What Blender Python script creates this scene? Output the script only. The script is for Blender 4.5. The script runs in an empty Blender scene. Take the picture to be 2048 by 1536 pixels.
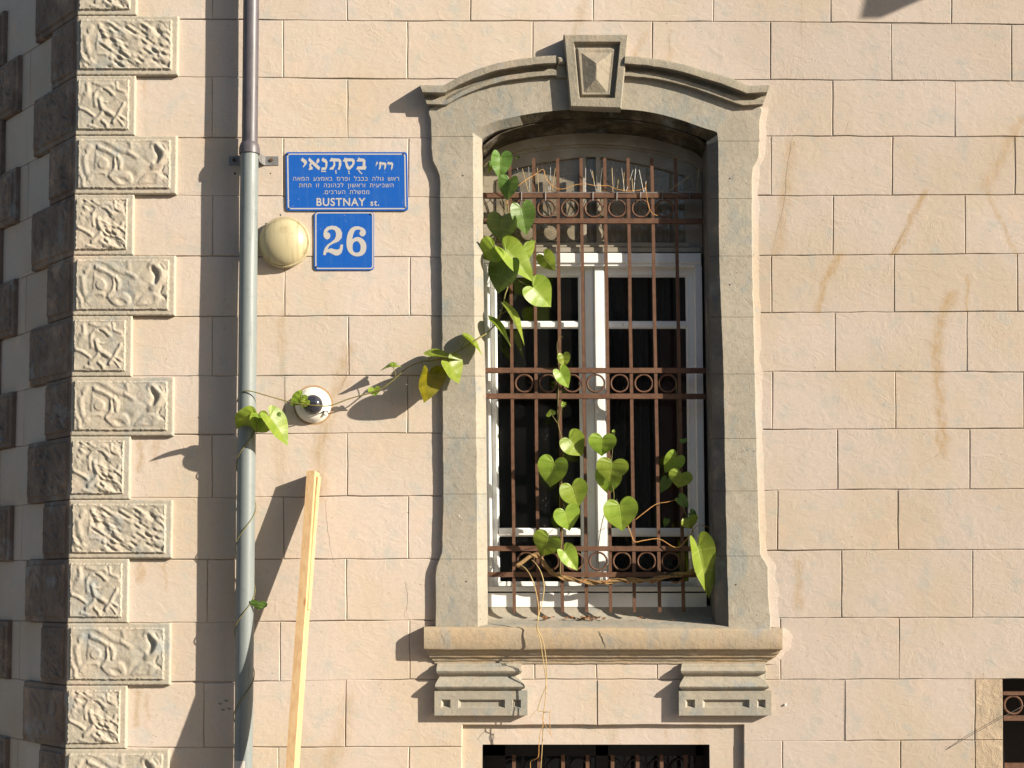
import bpy, bmesh, math, random
import numpy as np
from mathutils import Vector, Matrix, noise as mnoise

SC = bpy.context.scene
COL = SC.collection

# ------------------------------------------------------------------ camera, sky, sun, exposure
F_PX, CX, CY = 3000.0, 1024.0, 1012.0          # focal length and lens axis in photo pixels
DIST, TH = 7.5, math.atan(0.056)               # camera 7.5 m from the wall, pitched up 3.2 degrees
CT, ST = math.cos(TH), math.sin(TH)
cam_data = bpy.data.cameras.new('camera')
cam = bpy.data.objects.new('camera', cam_data)
COL.objects.link(cam)
cam.location = (0, -DIST, 0)
cam.rotation_euler = (math.radians(90) + TH, 0, 0)
cam_data.sensor_width = 36.0
cam_data.lens = F_PX / 2048 * 36
cam_data.shift_y = (CY - 768) / 2048
cam_data.clip_end = 500
SC.camera = cam

SUNV = Vector((-1.9, 1.0, -0.86)).normalized()  # direction the light travels
world = bpy.data.worlds.new("World")
SC.world = world
world.use_nodes = True
wn = world.node_tree
sky = wn.nodes.new('ShaderNodeTexSky')
sky.sky_type = 'NISHITA'
sky.sun_disc = False
sky.sun_elevation = math.radians(21.8)
sky.sun_rotation = math.atan2(1.9, -1.0)
wn.links.new(sky.outputs[0], wn.nodes['Background'].inputs[0])
wn.nodes['Background'].inputs[1].default_value = 0.064
sl = bpy.data.lights.new('sun', 'SUN')
sl.energy = 5.0
sl.angle = math.radians(0.53)
sl.color = (1.0, 0.90, 0.76)
sun = bpy.data.objects.new('sun', sl)
COL.objects.link(sun)
sun.rotation_euler = SUNV.to_track_quat('-Z', 'Y').to_euler()
sun.location = (6, -6, 6)
SC.view_settings.view_transform = 'Standard'
SC.view_settings.look = 'None'
SC.view_settings.gamma = 1
SC.view_settings.exposure = 1.05
SC.view_settings.use_curve_mapping = False

# ------------------------------------------------------------------ measuring: photo pixel + known distance from the wall -> metres
def P(px, py, Y=0.0):
    a = (px - CX) / F_PX
    b = (CY - py) / F_PX
    t = (Y + DIST) / (CT - b * ST)
    return Vector((a * t, Y, (ST + b * CT) * t))

M = 1 / 400.0                                   # one photo pixel on the wall, in metres
R = random.Random(7)

def interp(pts, v):
    if v <= pts[0][0]: return pts[0][1]
    for (a, x), (b, y) in zip(pts, pts[1:]):
        if v <= b: return x + (y - x) * (v - a) / (b - a)
    return pts[-1][1]

def catmull(pts, n=6, closed=False):
    pts = [Vector(p) for p in pts]
    out = []
    N = len(pts)
    rng = range(N) if closed else range(N - 1)
    for i in rng:
        if closed:
            p0, p1, p2, p3 = pts[(i - 1) % N], pts[i], pts[(i + 1) % N], pts[(i + 2) % N]
        else:
            p0, p1, p2, p3 = pts[max(i - 1, 0)], pts[i], pts[i + 1], pts[min(i + 2, N - 1)]
        for k in range(n):
            t = k / n
            out.append(0.5 * ((2 * p1) + (p2 - p0) * t + (2 * p0 - 5 * p1 + 4 * p2 - p3) * t * t + (3 * p1 - p0 - 3 * p2 + p3) * t ** 3))
    if not closed: out.append(pts[-1])
    return out

# ------------------------------------------------------------------ object helpers
def link(o, parent=None):
    COL.objects.link(o)
    if parent is not None: o.parent = parent
    return o

def tag(o, label=None, cat=None, group=None, kind=None):
    if label: o['label'] = label
    if cat: o['category'] = cat
    if group: o['group'] = group
    if kind: o['kind'] = kind
    return o

def empty(name, loc=(0, 0, 0), parent=None):
    o = bpy.data.objects.new(name, None)
    o.location = loc
    o.empty_display_size = 0.1
    return link(o, parent)

def mesh_obj(name, verts, faces, mat, parent=None, smooth=False, origin=True, uv=None):
    """one mesh object; vertices are in world metres, the origin goes to the bounding-box centre"""
    verts = [Vector(v) for v in verts]
    c = Vector((0, 0, 0))
    if origin and verts:
        lo = Vector([min(v[i] for v in verts) for i in range(3)])
        hi = Vector([max(v[i] for v in verts) for i in range(3)])
        c = (lo + hi) / 2
    me = bpy.data.meshes.new(name)
    me.from_pydata([v - c for v in verts], [], faces)
    bm = bmesh.new(); bm.from_mesh(me)
    bmesh.ops.recalc_face_normals(bm, faces=bm.faces)
    bm.to_mesh(me); bm.free()
    if mat: me.materials.append(mat)
    if smooth:
        for p in me.polygons: p.use_smooth = True
    o = bpy.data.objects.new(name, me)
    o.location = c
    link(o, parent)
    if parent is not None:
        o.location = c - world_loc(parent)
    return o

def world_loc(o):
    v = Vector((0, 0, 0))
    while o is not None:
        v = v + Vector(o.location)
        o = o.parent
    return v

class MB:
    def __init__(s): s.v = []; s.f = []
    def add(s, verts, faces):
        n = len(s.v)
        s.v += [Vector(v) for v in verts]
        s.f += [tuple(i + n for i in f) for f in faces]
        return s
    def loft(s, rings, closed=True, caps=True):
        n = len(rings[0])
        V = [p for r in rings for p in r]
        Fc = []
        for i in range(len(rings) - 1):
            for j in range(n if closed else n - 1):
                k = (j + 1) % n
                Fc.append((i * n + j, i * n + k, (i + 1) * n + k, (i + 1) * n + j))
        if caps and closed:
            Fc.append(tuple(range(n)))
            Fc.append(tuple((len(rings) - 1) * n + j for j in range(n)))
        return s.add(V, Fc)
    def box(s, lo, hi):
        x0, y0, z0 = lo; x1, y1, z1 = hi
        return s.add([(x0, y0, z0), (x1, y0, z0), (x1, y1, z0), (x0, y1, z0), (x0, y0, z1), (x1, y0, z1), (x1, y1, z1), (x0, y1, z1)],
                     [(0, 1, 2, 3), (4, 5, 6, 7), (0, 1, 5, 4), (1, 2, 6, 5), (2, 3, 7, 6), (3, 0, 4, 7)])
    def slab(s, quad, Y0, Y1, bev=0.0):
        """px polygon as seen at depth Y0, extruded straight back to Y1, front edge bevelled"""
        q = [P(x, y, Y0) for x, y in quad]
        c = sum(q, Vector((0, 0, 0))) / len(q)
        back = [Vector((p.x, Y1, p.z)) for p in q]
        mid = [Vector((p.x, Y0 + bev, p.z)) for p in q]
        rings = [back]
        if bev:
            rings.append(mid)
            fr = []
            n = len(q)
            for i in range(n):
                a, b, d = q[i - 1], q[i], q[(i + 1) % n]
                u = (a - b).normalized(); w = (d - b).normalized()
                k = u + w
                cr = u.cross(w).length
                k = k * (bev / max(cr, 0.3))
                fr.append(b + k)
            rings.append(fr)
        else:
            rings.append(q)
        return s.loft(rings)
    def tube(s, pts, rad, n=8, caps=True):
        pts = [Vector(p) for p in pts]
        rings = []
        up = None
        for i, p in enumerate(pts):
            d = (pts[min(i + 1, len(pts) - 1)] - pts[max(i - 1, 0)])
            if d.length < 1e-9: d = Vector((0, 0, 1))
            d.normalize()
            if up is None:
                up = d.orthogonal().normalized()
            up = (up - d * up.dot(d))
            if up.length < 1e-6: up = d.orthogonal()
            up.normalize()
            w = d.cross(up)
            r = rad[i] if isinstance(rad, (list, tuple)) else rad
            rings.append([p + up * (r * math.cos(2 * math.pi * k / n)) + w * (r * math.sin(2 * math.pi * k / n)) for k in range(n)])
        return s.loft(rings, True, caps)
    def lathe(s, centre, axis, prof, n=32):
        """prof: list of (distance along axis, radius)"""
        axis = Vector(axis).normalized()
        u = axis.orthogonal().normalized(); w = axis.cross(u)
        rings = [[Vector(centre) + axis * a + (u * math.cos(2 * math.pi * k / n) + w * math.sin(2 * math.pi * k / n)) * max(r, 1e-5) for k in range(n)] for a, r in prof]
        return s.loft(rings, True, True)
    def obj(s, name, mat, parent=None, smooth=False):
        return mesh_obj(name, s.v, s.f, mat, parent, smooth)

def autosmooth(o, deg=35):
    for p in o.data.polygons: p.use_smooth = True
    try:
        o.data.set_sharp_from_angle(angle=math.radians(deg))
    except Exception: pass
    return o

# ------------------------------------------------------------------ materials
def srgb(r, g, b):
    f = lambda c: (c / 255 / 12.92) if c / 255 <= 0.04045 else ((c / 255 + 0.055) / 1.055) ** 2.4
    return (f(r), f(g), f(b), 1)

class NT:
    def __init__(s, name):
        s.m = bpy.data.materials.new(name); s.m.use_nodes = True
        s.t = s.m.node_tree; s.b = s.t.nodes['Principled BSDF']; s.out = s.t.nodes['Material Output']
        s._pos = None
    def n(s, ty, **kw):
        nd = s.t.nodes.new(ty)
        for k, v in kw.items(): setattr(nd, k, v)
        return nd
    def l(s, a, b): s.t.links.new(a, b)
    def set(s, inp, v):
        if hasattr(v, 'links'): s.l(v, inp)
        else: inp.default_value = v
    def math(s, op, a, b=0.0, c=None, clamp=False):
        nd = s.n('ShaderNodeMath', operation=op); nd.use_clamp = clamp
        s.set(nd.inputs[0], a); s.set(nd.inputs[1], b)
        if c is not None: s.set(nd.inputs[2], c)
        return nd.outputs[0]
    @property
    def pos(s):
        if s._pos is None: s._pos = s.n('ShaderNodeNewGeometry').outputs['Position']
        return s._pos
    def mapping(s, vec, scale=(1, 1, 1), loc=(0, 0, 0), rot=(0, 0, 0)):
        nd = s.n('ShaderNodeMapping'); s.l(vec, nd.inputs[0])
        nd.inputs['Scale'].default_value = scale; nd.inputs['Location'].default_value = loc; nd.inputs['Rotation'].default_value = rot
        return nd.outputs[0]
    def noise(s, scale, detail=4, rough=0.55, vec=None, dist=0.0):
        nd = s.n('ShaderNodeTexNoise'); s.l(vec if vec is not None else s.pos, nd.inputs['Vector'])
        nd.inputs['Scale'].default_value = scale; nd.inputs['Detail'].default_value = detail
        nd.inputs['Roughness'].default_value = rough; nd.inputs['Distortion'].default_value = dist
        return nd.outputs[0]
    def voronoi(s, scale, vec=None, feature='F1', out='Distance'):
        nd = s.n('ShaderNodeTexVoronoi', feature=feature); s.l(vec if vec is not None else s.pos, nd.inputs['Vector'])
        nd.inputs['Scale'].default_value = scale
        return nd.outputs[out]
    def ramp(s, fac, a, b, lo=0.0, hi=1.0):
        nd = s.n('ShaderNodeMapRange'); nd.interpolation_type = 'SMOOTHSTEP'
        s.l(fac, nd.inputs[0])
        nd.inputs[1].default_value = a; nd.inputs[2].default_value = b; nd.inputs[3].default_value = lo; nd.inputs[4].default_value = hi
        return nd.outputs[0]
    def mix(s, fac, a, b, mode='MIX'):
        nd = s.n('ShaderNodeMix', data_type='RGBA', blend_type=mode)
        s.set(nd.inputs[0], fac); s.set(nd.inputs[6], a); s.set(nd.inputs[7], b)
        return nd.outputs[2]
    def bump(s, h, strength=1.0, dist=0.001, prev=None):
        nd = s.n('ShaderNodeBump'); s.l(h, nd.inputs['Height'])
        nd.inputs['Strength'].default_value = strength; nd.inputs['Distance'].default_value = dist
        if prev is not None: s.l(prev, nd.inputs['Normal'])
        return nd.outputs[0]
    tint = None
    def done(s, col=None, rough=0.8, normal=None, metal=0.0, spec=None):
        if s.tint and col is not None: col = s.mix(1.0, col, tuple(s.tint) + (1,), 'MULTIPLY')
        if col is not None: s.set(s.b.inputs['Base Color'], col)
        s.set(s.b.inputs['Roughness'], rough)
        s.b.inputs['Metallic'].default_value = metal
        if spec is not None: s.b.inputs['Specular IOR Level'].default_value = spec
        if normal is not None: s.l(normal, s.b.inputs['Normal'])
        return s.m
    def segs(s, lines, power=1.0, jitter=0.020):
        """mask of tapering streaks: each line is ([(px, py)...], width_px, strength)"""
        sep = s.n('ShaderNodeSeparateXYZ'); s.l(s.pos, sep.inputs[0])
        nj = s.noise(14, 3); nj2 = s.noise(60, 3)
        jx = s.math('ADD', s.math('MULTIPLY', s.math('SUBTRACT', nj, 0.5), jitter * 4), s.math('MULTIPLY', s.math('SUBTRACT', nj2, 0.5), jitter * 1.2))
        X = s.math('ADD', sep.outputs[0], jx); Z = sep.outputs[2]
        tot = None
        for pts, w, st in lines:
            W = w * M
            for a, b in zip(pts, pts[1:]):
                A = P(*a); B = P(*b)
                dx, dz = B.x - A.x, B.z - A.z
                L2 = dx * dx + dz * dz
                ux = s.math('SUBTRACT', X, A.x); uz = s.math('SUBTRACT', Z, A.z)
                t = s.math('ADD', s.math('MULTIPLY', ux, dx / L2), s.math('MULTIPLY', uz, dz / L2), clamp=True)
                ex = s.math('SUBTRACT', ux, s.math('MULTIPLY', t, dx)); ez = s.math('SUBTRACT', uz, s.math('MULTIPLY', t, dz))
                d2 = s.math('ADD', s.math('MULTIPLY', ex, ex), s.math('MULTIPLY', ez, ez))
                d = s.math('SQRT', d2)
                f = s.ramp(d, W * 0.95, 0.0, 0.0, st * 1.25)
                tot = f if tot is None else s.math('MAXIMUM', tot, f)
        return tot

def plaster(name, base, dark, streaks, band=False, grain=1.0):
    t = NT(name); t.tint = (.805, .955, 1.16)
    info = t.n('ShaderNodeObjectInfo')
    big = t.noise(1.7, 3, 0.5); mid = t.noise(9, 5, 0.62); fine = t.noise(70, 4, 0.6)
    col = t.mix(t.ramp(big, 0.35, 0.7), base, dark)
    col = t.mix(t.ramp(mid, 0.50, 0.76, 0, 0.65), col, srgb(176, 168, 148))
    col = t.mix(t.ramp(t.noise(5, 4, 0.6, t.mapping(t.pos, (1, 1, 1), (7, 3, 1))), 0.55, 0.8, 0, 0.5), col, srgb(220, 178, 140))
    # a little tone of its own for each block
    hsv = t.n('ShaderNodeHueSaturation'); t.l(col, hsv.inputs['Color'])
    t.l(t.math('ADD', 0.965, t.math('MULTIPLY', info.outputs['Random'], 0.07)), hsv.inputs['Value'])
    col = hsv.outputs[0]
    col = t.mix(t.ramp(fine, 0.3, 0.75, 0.0, 0.14), col, srgb(150, 122, 98))
    sepx = t.n('ShaderNodeSeparateXYZ'); t.l(t.pos, sepx.inputs[0])
    rg = t.math('ADD', sepx.outputs[0], t.math('MULTIPLY', t.noise(1.1, 3, .5, t.mapping(t.pos, (1, 1, 1), (9, 9, 9))), 1.2))
    col = t.mix(t.ramp(rg, .9, 2.0, 0, 1), col, (.84, .84, .85, 1), 'MULTIPLY')
    # faint vertical wash marks
    wash = t.noise(1.0, 4, 0.6, t.mapping(t.pos, (26, 1, 1.6)))
    col = t.mix(t.ramp(wash, 0.58, 0.8, 0.0, 0.22), col, srgb(160, 134, 104))
    # specks
    sp = t.voronoi(26)
    col = t.mix(t.math('MULTIPLY', t.ramp(sp, 0.075, 0.045, 0, 1), t.ramp(t.noise(6, 2), 0.50, 0.56)), col, srgb(92, 80, 66))
    if streaks:
        brk = t.ramp(t.noise(22, 5, 0.7, t.mapping(t.pos, (2.5, 1, .7))), 0.3, 0.66, 0.25, 1.0)
        m = t.math('MULTIPLY', t.segs(streaks), brk)
        col = t.mix(m, col, srgb(163, 122, 66))
    # trowel marks: swirled long ridges + sandy grain
    sw = t.noise(11, 3, 0.55, t.mapping(t.pos, (1.0, 1, 1.5), (0, 0, 0), (0, 0.5, 0)), 1.6)
    sw2 = t.noise(34, 4, 0.62, t.mapping(t.pos, (1.6, 1, 0.8), (0, 0, 0), (0, -0.5, 0)), 1.2)
    rid = t.math('ABSOLUTE', t.math('SUBTRACT', t.noise(16, 2, 0.5, t.mapping(t.pos, (1, 1, 1), (3, 1, 9)), 1.0), 0.5))
    rid = t.ramp(rid, 0.0, 0.018, 1.0, 0.0)
    rid = t.math('MULTIPLY', rid, t.ramp(t.noise(6, 3, 0.5, t.mapping(t.pos, (1, 1, 1), (11, 5, 2))), 0.5, 0.66))
    calm = t.ramp(t.noise(3.2, 3, 0.55, t.mapping(t.pos, (1, 1, 1), (2, 8, 4))), 0.46, 0.66, 0.06, 1.1)
    h = t.math('ADD', t.math('MULTIPLY', sw, 0.0022 * grain), t.math('MULTIPLY', t.math('MULTIPLY', sw2, calm), 0.0013 * grain))
    h = t.math('ADD', h, t.math('MULTIPLY', t.math('MULTIPLY', rid, calm), 0.0007 * grain))
    h = t.math('ADD', h, t.math('MULTIPLY', t.noise(210, 3, 0.6), 0.0005 * grain))
    n = t.bump(h, 1.0, 1.0)
    return t.done(col, 0.9, n, spec=0.2)

STREAKS = [([(1580, 290), (1572, 370), (1560, 470), (1553, 505)], 22, .42), ([(1850, 385), (1812, 460), (1788, 506)], 12, .7),
           ([(1684, 512), (1652, 555), (1634, 620)], 13, .7), ([(1905, 590), (1880, 640), (1873, 720), (1880, 820), (1888, 905)], 20, .62),
           ([(1935, 552), (1934, 622)], 6, .7), ([(2040, 240), (2000, 320), (1972, 372)], 20, .42), ([(1975, 385), (2005, 450), (2032, 510)], 9, .5),
           ([(695, 700), (682, 765), (655, 830), (638, 900), (640, 990)], 26, .45), ([(563, 630), (563, 745)], 15, .35), ([(560, 800), (558, 980)], 24, .25),
           ([(1598, 1125), (1594, 1215)], 15, .5), ([(694, 1405), (684, 1470), (655, 1540)], 30, .4), ([(1172, 0), (1150, 66)], 16, .35),
           ([(1290, 70), (1270, 112)], 14, .35), ([(280, 888), (280, 940)], 13, .5), ([(312, 885), (312, 925)], 11, .4), ([(282, 1132), (282, 1160)], 14, .5),
           ([(330, 1130), (331, 1180)], 8, .35), ([(275, 1385), (272, 1450)], 10, .5), ([(295, 1390), (294, 1440)], 8, .35), ([(288, 160), (287, 200)], 8, .3),
           ([(1340, 60), (1336, 120)], 8, .3), ([(1960, 1365), (1962, 1530)], 26, .35), ([(1225, 1460), (1225, 1486)], 15, .3), ([(1335, 1462), (1335, 1484)], 12, .35), ([(1395, 1462), (1400, 1484)], 30, .3)]
STREAKS = [(p, w, s * .8) for p, w, s in STREAKS]
M_WALL = plaster('painted_plaster', srgb(206, 178, 152), srgb(201, 171, 138), STREAKS)
M_WALL_SIDE = plaster('painted_plaster_side', srgb(200, 173, 148), srgb(190, 160, 130), None)

def stone(name, c1, c2, c3, grain=1.0, speck=True, tint=(.68, .745, .88)):
    t = NT(name); t.tint = tint
    col = t.mix(t.ramp(t.noise(3.2, 4, 0.6), 0.36, 0.62), c1, c2)
    col = t.mix(t.ramp(t.noise(8, 4, 0.6, t.mapping(t.pos, (1, 1, .45), (4, 4, 4))), 0.5, 0.68, 0, 0.8), col, c3)
    col = t.mix(t.ramp(t.noise(4.5, 5, 0.65, t.mapping(t.pos, (1, 1, .7), (14, 2, 6))), 0.52, 0.72, 0, 0.4), col, srgb(206, 176, 144))
    col = t.mix(t.ramp(t.noise(6, 5, 0.65, t.mapping(t.pos, (1, 1, .8), (1, 22, 16))), 0.54, 0.7, 0, 0.6), col, srgb(142, 146, 138))
    col = t.mix(t.ramp(t.noise(45, 4, 0.7), 0.45, 0.8, 0, 0.35), col, srgb(120, 106, 84))
    if speck:
        sp = t.voronoi(95)
        col = t.mix(t.math('MULTIPLY', t.ramp(sp, 0.2, 0.1, 0, 1), t.ramp(t.noise(17, 2), 0.5, 0.64, 0, .6)), col, srgb(226, 214, 190))
        sp2 = t.voronoi(33, t.mapping(t.pos, (1, 1, 1), (5, 5, 5)))
        col = t.mix(t.math('MULTIPLY', t.ramp(sp2, 0.10, 0.05, 0, 1), t.ramp(t.noise(5, 2), 0.54, 0.62)), col, srgb(70, 60, 48))
    n = t.bump(t.noise(22, 5, 0.6, None, 0.6), 1.0, 0.0035 * grain)
    n = t.bump(t.noise(150, 4, 0.7), 1.0, 0.0012 * grain, n)
    return t.done(col, 0.92, n, spec=0.15)

M_STONE = stone('sandstone', srgb(184, 168, 140), srgb(172, 158, 132), srgb(158, 154, 136))
M_KEY = stone('sandstone_keystone', srgb(170, 154, 126), srgb(160, 146, 120), srgb(150, 140, 116), 1.5)
M_SILL = stone('sandstone_sill', srgb(186, 164, 130), srgb(196, 166, 124), srgb(172, 160, 136), .9, True, (.66, .72, .86))
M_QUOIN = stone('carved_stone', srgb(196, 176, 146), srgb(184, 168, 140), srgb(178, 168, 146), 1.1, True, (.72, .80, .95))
M_QUOIN_D = stone('shade_painted_carved_stone', srgb(128, 112, 94), srgb(112, 98, 84), srgb(96, 84, 74), 1.2, True, (.98, .98, 1.08))  # darker carved stone for the corner wall, its shade put into the colour
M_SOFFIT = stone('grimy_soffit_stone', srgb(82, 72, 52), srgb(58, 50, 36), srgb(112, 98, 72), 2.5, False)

M_REVEAL = stone('shade_painted_reveal_stone', srgb(136, 124, 104), srgb(116, 108, 96), srgb(98, 98, 98), 1.4, False)  # darker copy of the sandstone: the right reveal's shade is put into the colour

def simple(name, col, rough=0.6, metal=0.0, nscale=20, namt=0.25, dark=None, bumpd=0.0004, spec=None, stretch=(1, 1, 1)):
    t = NT(name)
    v = t.mapping(t.pos, stretch)
    c = t.mix(t.ramp(t.noise(nscale, 5, 0.6, v), 0.4, 0.75, 0, namt), col, dark or tuple(x * 0.45 for x in col[:3]) + (1,))
    return t.done(c, rough, t.bump(t.noise(nscale * 6, 3, 0.6, v), 0.8, bumpd), metal, spec)

def grimy(name, col, grime_col, rough, spec, amt):
    t = NT(name)
    st = t.noise(1.0, 5, .65, t.mapping(t.pos, (60, 1, 3.2)))
    c = t.mix(t.ramp(st, .46, .76, 0, amt), col, grime_col)
    c = t.mix(t.ramp(t.noise(14, 5, .7), .5, .75, 0, amt * .8), c, grime_col)
    c = t.mix(t.math('MULTIPLY', t.ramp(t.voronoi(60), .16, .08), t.ramp(t.noise(9, 2), .56, .62)), c, tuple(x * .5 + .25 for x in grime_col[:3]) + (1,))
    return t.done(c, t.ramp(st, .3, .8, rough, rough + .2), None, 0, spec)

def rust():
    t = NT('rusty_iron')
    col = t.mix(t.ramp(t.noise(30, 5, 0.7), 0.35, 0.7), srgb(98, 70, 52), srgb(78, 54, 40))
    col = t.mix(t.ramp(t.noise(120, 4, 0.7), 0.5, 0.8, 0, .7), col, srgb(130, 92, 66))
    col = t.mix(t.ramp(t.noise(80, 4, 0.7, t.mapping(t.pos, (1, 1, 1), (3, 3, 3))), 0.58, 0.7, 0, .8), col, srgb(50, 34, 28))
    n = t.bump(t.noise(150, 4, 0.7), 1.0, 0.0012)
    return t.done(col, 0.75, n, 0.0, 0.3)
M_RUST = rust()

def white_paint(name, base):
    t = NT(name)
    col = t.mix(t.ramp(t.noise(6, 4, 0.6), 0.45, 0.75, 0, .35), base, srgb(196, 192, 182))
    col = t.mix(t.ramp(t.noise(34, 5, 0.75, t.mapping(t.pos, (1, 1, .5))), 0.64, 0.72, 0, .6), col, srgb(150, 138, 118))
    return t.done(col, 0.45, t.bump(t.noise(60, 3, .6, t.mapping(t.pos, (1, 1, .3))), .6, .0006), spec=.4)
M_WHITE = white_paint('white_window_paint', srgb(226, 226, 222))
M_GREYPAINT = white_paint('weathered_beige_paint', srgb(142, 134, 118))

def glass(name, dust, dustcol, rgh=0.02):
    t = NT(name)
    tr = t.n('ShaderNodeBsdfTransparent'); tr.inputs[0].default_value = (.86, .88, .86, 1)
    gl = t.n('ShaderNodeBsdfGlossy'); gl.inputs['Roughness'].default_value = rgh; gl.inputs[0].default_value = (.9, .9, .9, 1)
    t.l(t.bump(t.noise(5, 2), .3, .002), gl.inputs['Normal'])
    fr = t.n('ShaderNodeFresnel'); fr.inputs[0].default_value = 1.5
    mx = t.n('ShaderNodeMixShader'); t.l(fr.outputs[0], mx.inputs[0]); t.l(tr.outputs[0], mx.inputs[1]); t.l(gl.outputs[0], mx.inputs[2])
    df = t.n('ShaderNodeBsdfDiffuse'); df.inputs[0].default_value = dustcol
    d = t.math('ADD', t.ramp(t.noise(4, 5, .65), .35, .75, dust * .6, dust * 1.5), t.math('MULTIPLY', t.ramp(t.voronoi(38), .12, .07), t.ramp(t.noise(4, 2), .5, .6, 0, .35)))
    mx2 = t.n('ShaderNodeMixShader'); t.l(d, mx2.inputs[0]); t.l(mx.outputs[0], mx2.inputs[1]); t.l(df.outputs[0], mx2.inputs[2])
    t.l(mx2.outputs[0], t.out.inputs[0])
    return t.m
M_GLASS = glass('window_glass', 0.012, srgb(170, 170, 165))
M_DUSTY = glass('dusty_fanlight_glass', 0.32, srgb(206, 192, 164), .08)

def leafmat(name, c1, c2, vein, trans=0.35):
    t = NT(name)
    uv = t.n('ShaderNodeUVMap').outputs[0]
    sep = t.n('ShaderNodeSeparateXYZ'); t.l(uv, sep.inputs[0])
    u, v = sep.outputs[0], sep.outputs[1]
    fr = t.math('ABSOLUTE', t.math('SUBTRACT', t.math('FRACT', t.math('MULTIPLY', v, 5.0)), 0.5))
    side = t.ramp(fr, 0.0, 0.07, 1.0, 0.0)
    mid = t.ramp(u, 0.0, 0.05, 1.0, 0.0)
    vm = t.math('MAXIMUM', side, mid)
    info = t.n('ShaderNodeObjectInfo')
    col = t.mix(t.ramp(t.noise(18, 3), .35, .7), c1, c2)
    hsv = t.n('ShaderNodeHueSaturation'); t.l(col, hsv.inputs['Color'])
    t.l(t.math('ADD', .85, t.math('MULTIPLY', info.outputs['Random'], .3)), hsv.inputs['Value'])
    t.l(t.math('ADD', .485, t.math('MULTIPLY', info.outputs['Random'], .025)), hsv.inputs['Hue'])
    col = t.mix(t.math('MULTIPLY', vm, .4), hsv.outputs[0], vein)
    puff = t.ramp(fr, 0.0, 0.5, 0.0, 1.0)
    n = t.bump(t.math('SUBTRACT', puff, t.math('MULTIPLY', mid, .8)), 1.0, .0013)
    n = t.bump(t.noise(110, 3), .7, .0012, n)
    t.done(col, .42, n, spec=.45)
    tl = t.n('ShaderNodeBsdfTranslucent'); t.l(t.mix(1.0, col, (1.0, 1.0, .35, 1), 'MULTIPLY'), tl.inputs[0]); t.l(n, tl.inputs['Normal'])
    mx = t.n('ShaderNodeMixShader'); mx.inputs[0].default_value = trans
    t.l(t.b.outputs[0], mx.inputs[1]); t.l(tl.outputs[0], mx.inputs[2]); t.l(mx.outputs[0], t.out.inputs[0])
    return t.m
M_LEAF = leafmat('leaf_bright', srgb(134, 156, 56), srgb(118, 144, 46), srgb(166, 178, 96))
M_LEAF2 = leafmat('leaf_deep', srgb(92, 120, 54), srgb(80, 110, 46), srgb(130, 154, 84), .25)
M_LEAF_Y = leafmat('leaf_yellowing', srgb(124, 118, 12), srgb(98, 98, 12), srgb(150, 140, 40), .35)
M_STEM = simple('green_stem', srgb(120, 112, 66), .6, 0, 40, .6, srgb(84, 78, 50), spec=.2)
M_TENDRIL = simple('dry_orange_tendril', srgb(196, 146, 84), .6, 0, 40, .5, srgb(130, 92, 56), spec=.2)
M_TWIG = simple('pale_dry_twig', srgb(176, 152, 104), .7, 0, 40, .5, srgb(120, 92, 62), spec=.2)
M_WOODY = simple('woody_vine_bark', srgb(140, 114, 78), .85, 0, 60, .7, srgb(86, 66, 44), .001, .1)
M_PIPE_L = grimy('pale_plastic_pipe', srgb(114, 121, 120), srgb(82, 88, 88), .42, .45, .45)
M_PIPE_D = grimy('dark_plastic_pipe', srgb(80, 76, 80), srgb(50, 47, 50), .42, .45, .7)
M_STEEL = simple('galvanised_steel', srgb(120, 120, 118), .5, .3, 30, .5, srgb(80, 74, 70))
M_DARKMETAL = simple('dark_steel', srgb(58, 52, 54), .6, .2, 30, .5)
M_SIGN = grimy('blue_enamel', (0.006, 0.082, 0.36, 1), (0.04, 0.12, 0.33, 1), .5, .2, .4)
M_SIGNW = simple('reflective_white_print', srgb(172, 168, 162), .5, 0, 9, .15, srgb(158, 154, 144), .0001, .3)
M_LAMP = grimy('yellowed_lamp_plastic', srgb(176, 165, 130), srgb(122, 104, 70), .3, .5, .7)
M_CAMW = simple('white_camera_plastic', srgb(214, 210, 200), .4, 0, 12, .2, srgb(180, 170, 150), .0001, .5)
M_CAMD = simple('tinted_camera_dome', srgb(38, 38, 46), .08, 0, 24, .5, srgb(80, 80, 92), .0001, .8, (1, 1, .4))
M_BLACK = simple('black_hole', srgb(22, 20, 20), .8)
def wood(name, c1, c2, k):
    t = NT(name)
    v = t.mapping(t.pos, (k, k, .9), (0, 0, 0), (0, .035, 0))
    w = t.noise(14, 4, .6, v, .5)
    col = t.mix(t.ramp(w, .35, .65), c1, c2)
    kn = t.voronoi(5.5, t.mapping(t.pos, (1.5, 1.5, .55)))
    col = t.mix(t.ramp(kn, .12, .05, 0, .85), col, srgb(140, 94, 52))
    col = t.mix(t.ramp(t.noise(40, 3, .7, v), .55, .8, 0, .4), col, srgb(170, 128, 74))
    return t.done(col, .7, t.bump(w, .6, .0008), spec=.2)
M_WOOD = wood('raw_pine', srgb(186, 152, 112), srgb(198, 168, 126), 3.5)
M_DARKWOOD = simple('dark_window_frame', srgb(26, 20, 20), .5, 0, 20, .5)
M_CURTAIN = simple('dark_curtain_cloth', srgb(58, 54, 52), .95, 0, 8, .2)
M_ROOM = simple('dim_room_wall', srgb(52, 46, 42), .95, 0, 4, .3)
M_RED = simple('dark_red_cloth', srgb(96, 44, 38), .9, 0, 8, .3)
M_DRY = simple('dry_leaf', srgb(136, 96, 62), .8, 0, 60, .7, srgb(84, 56, 40), .0006, .2)
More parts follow.
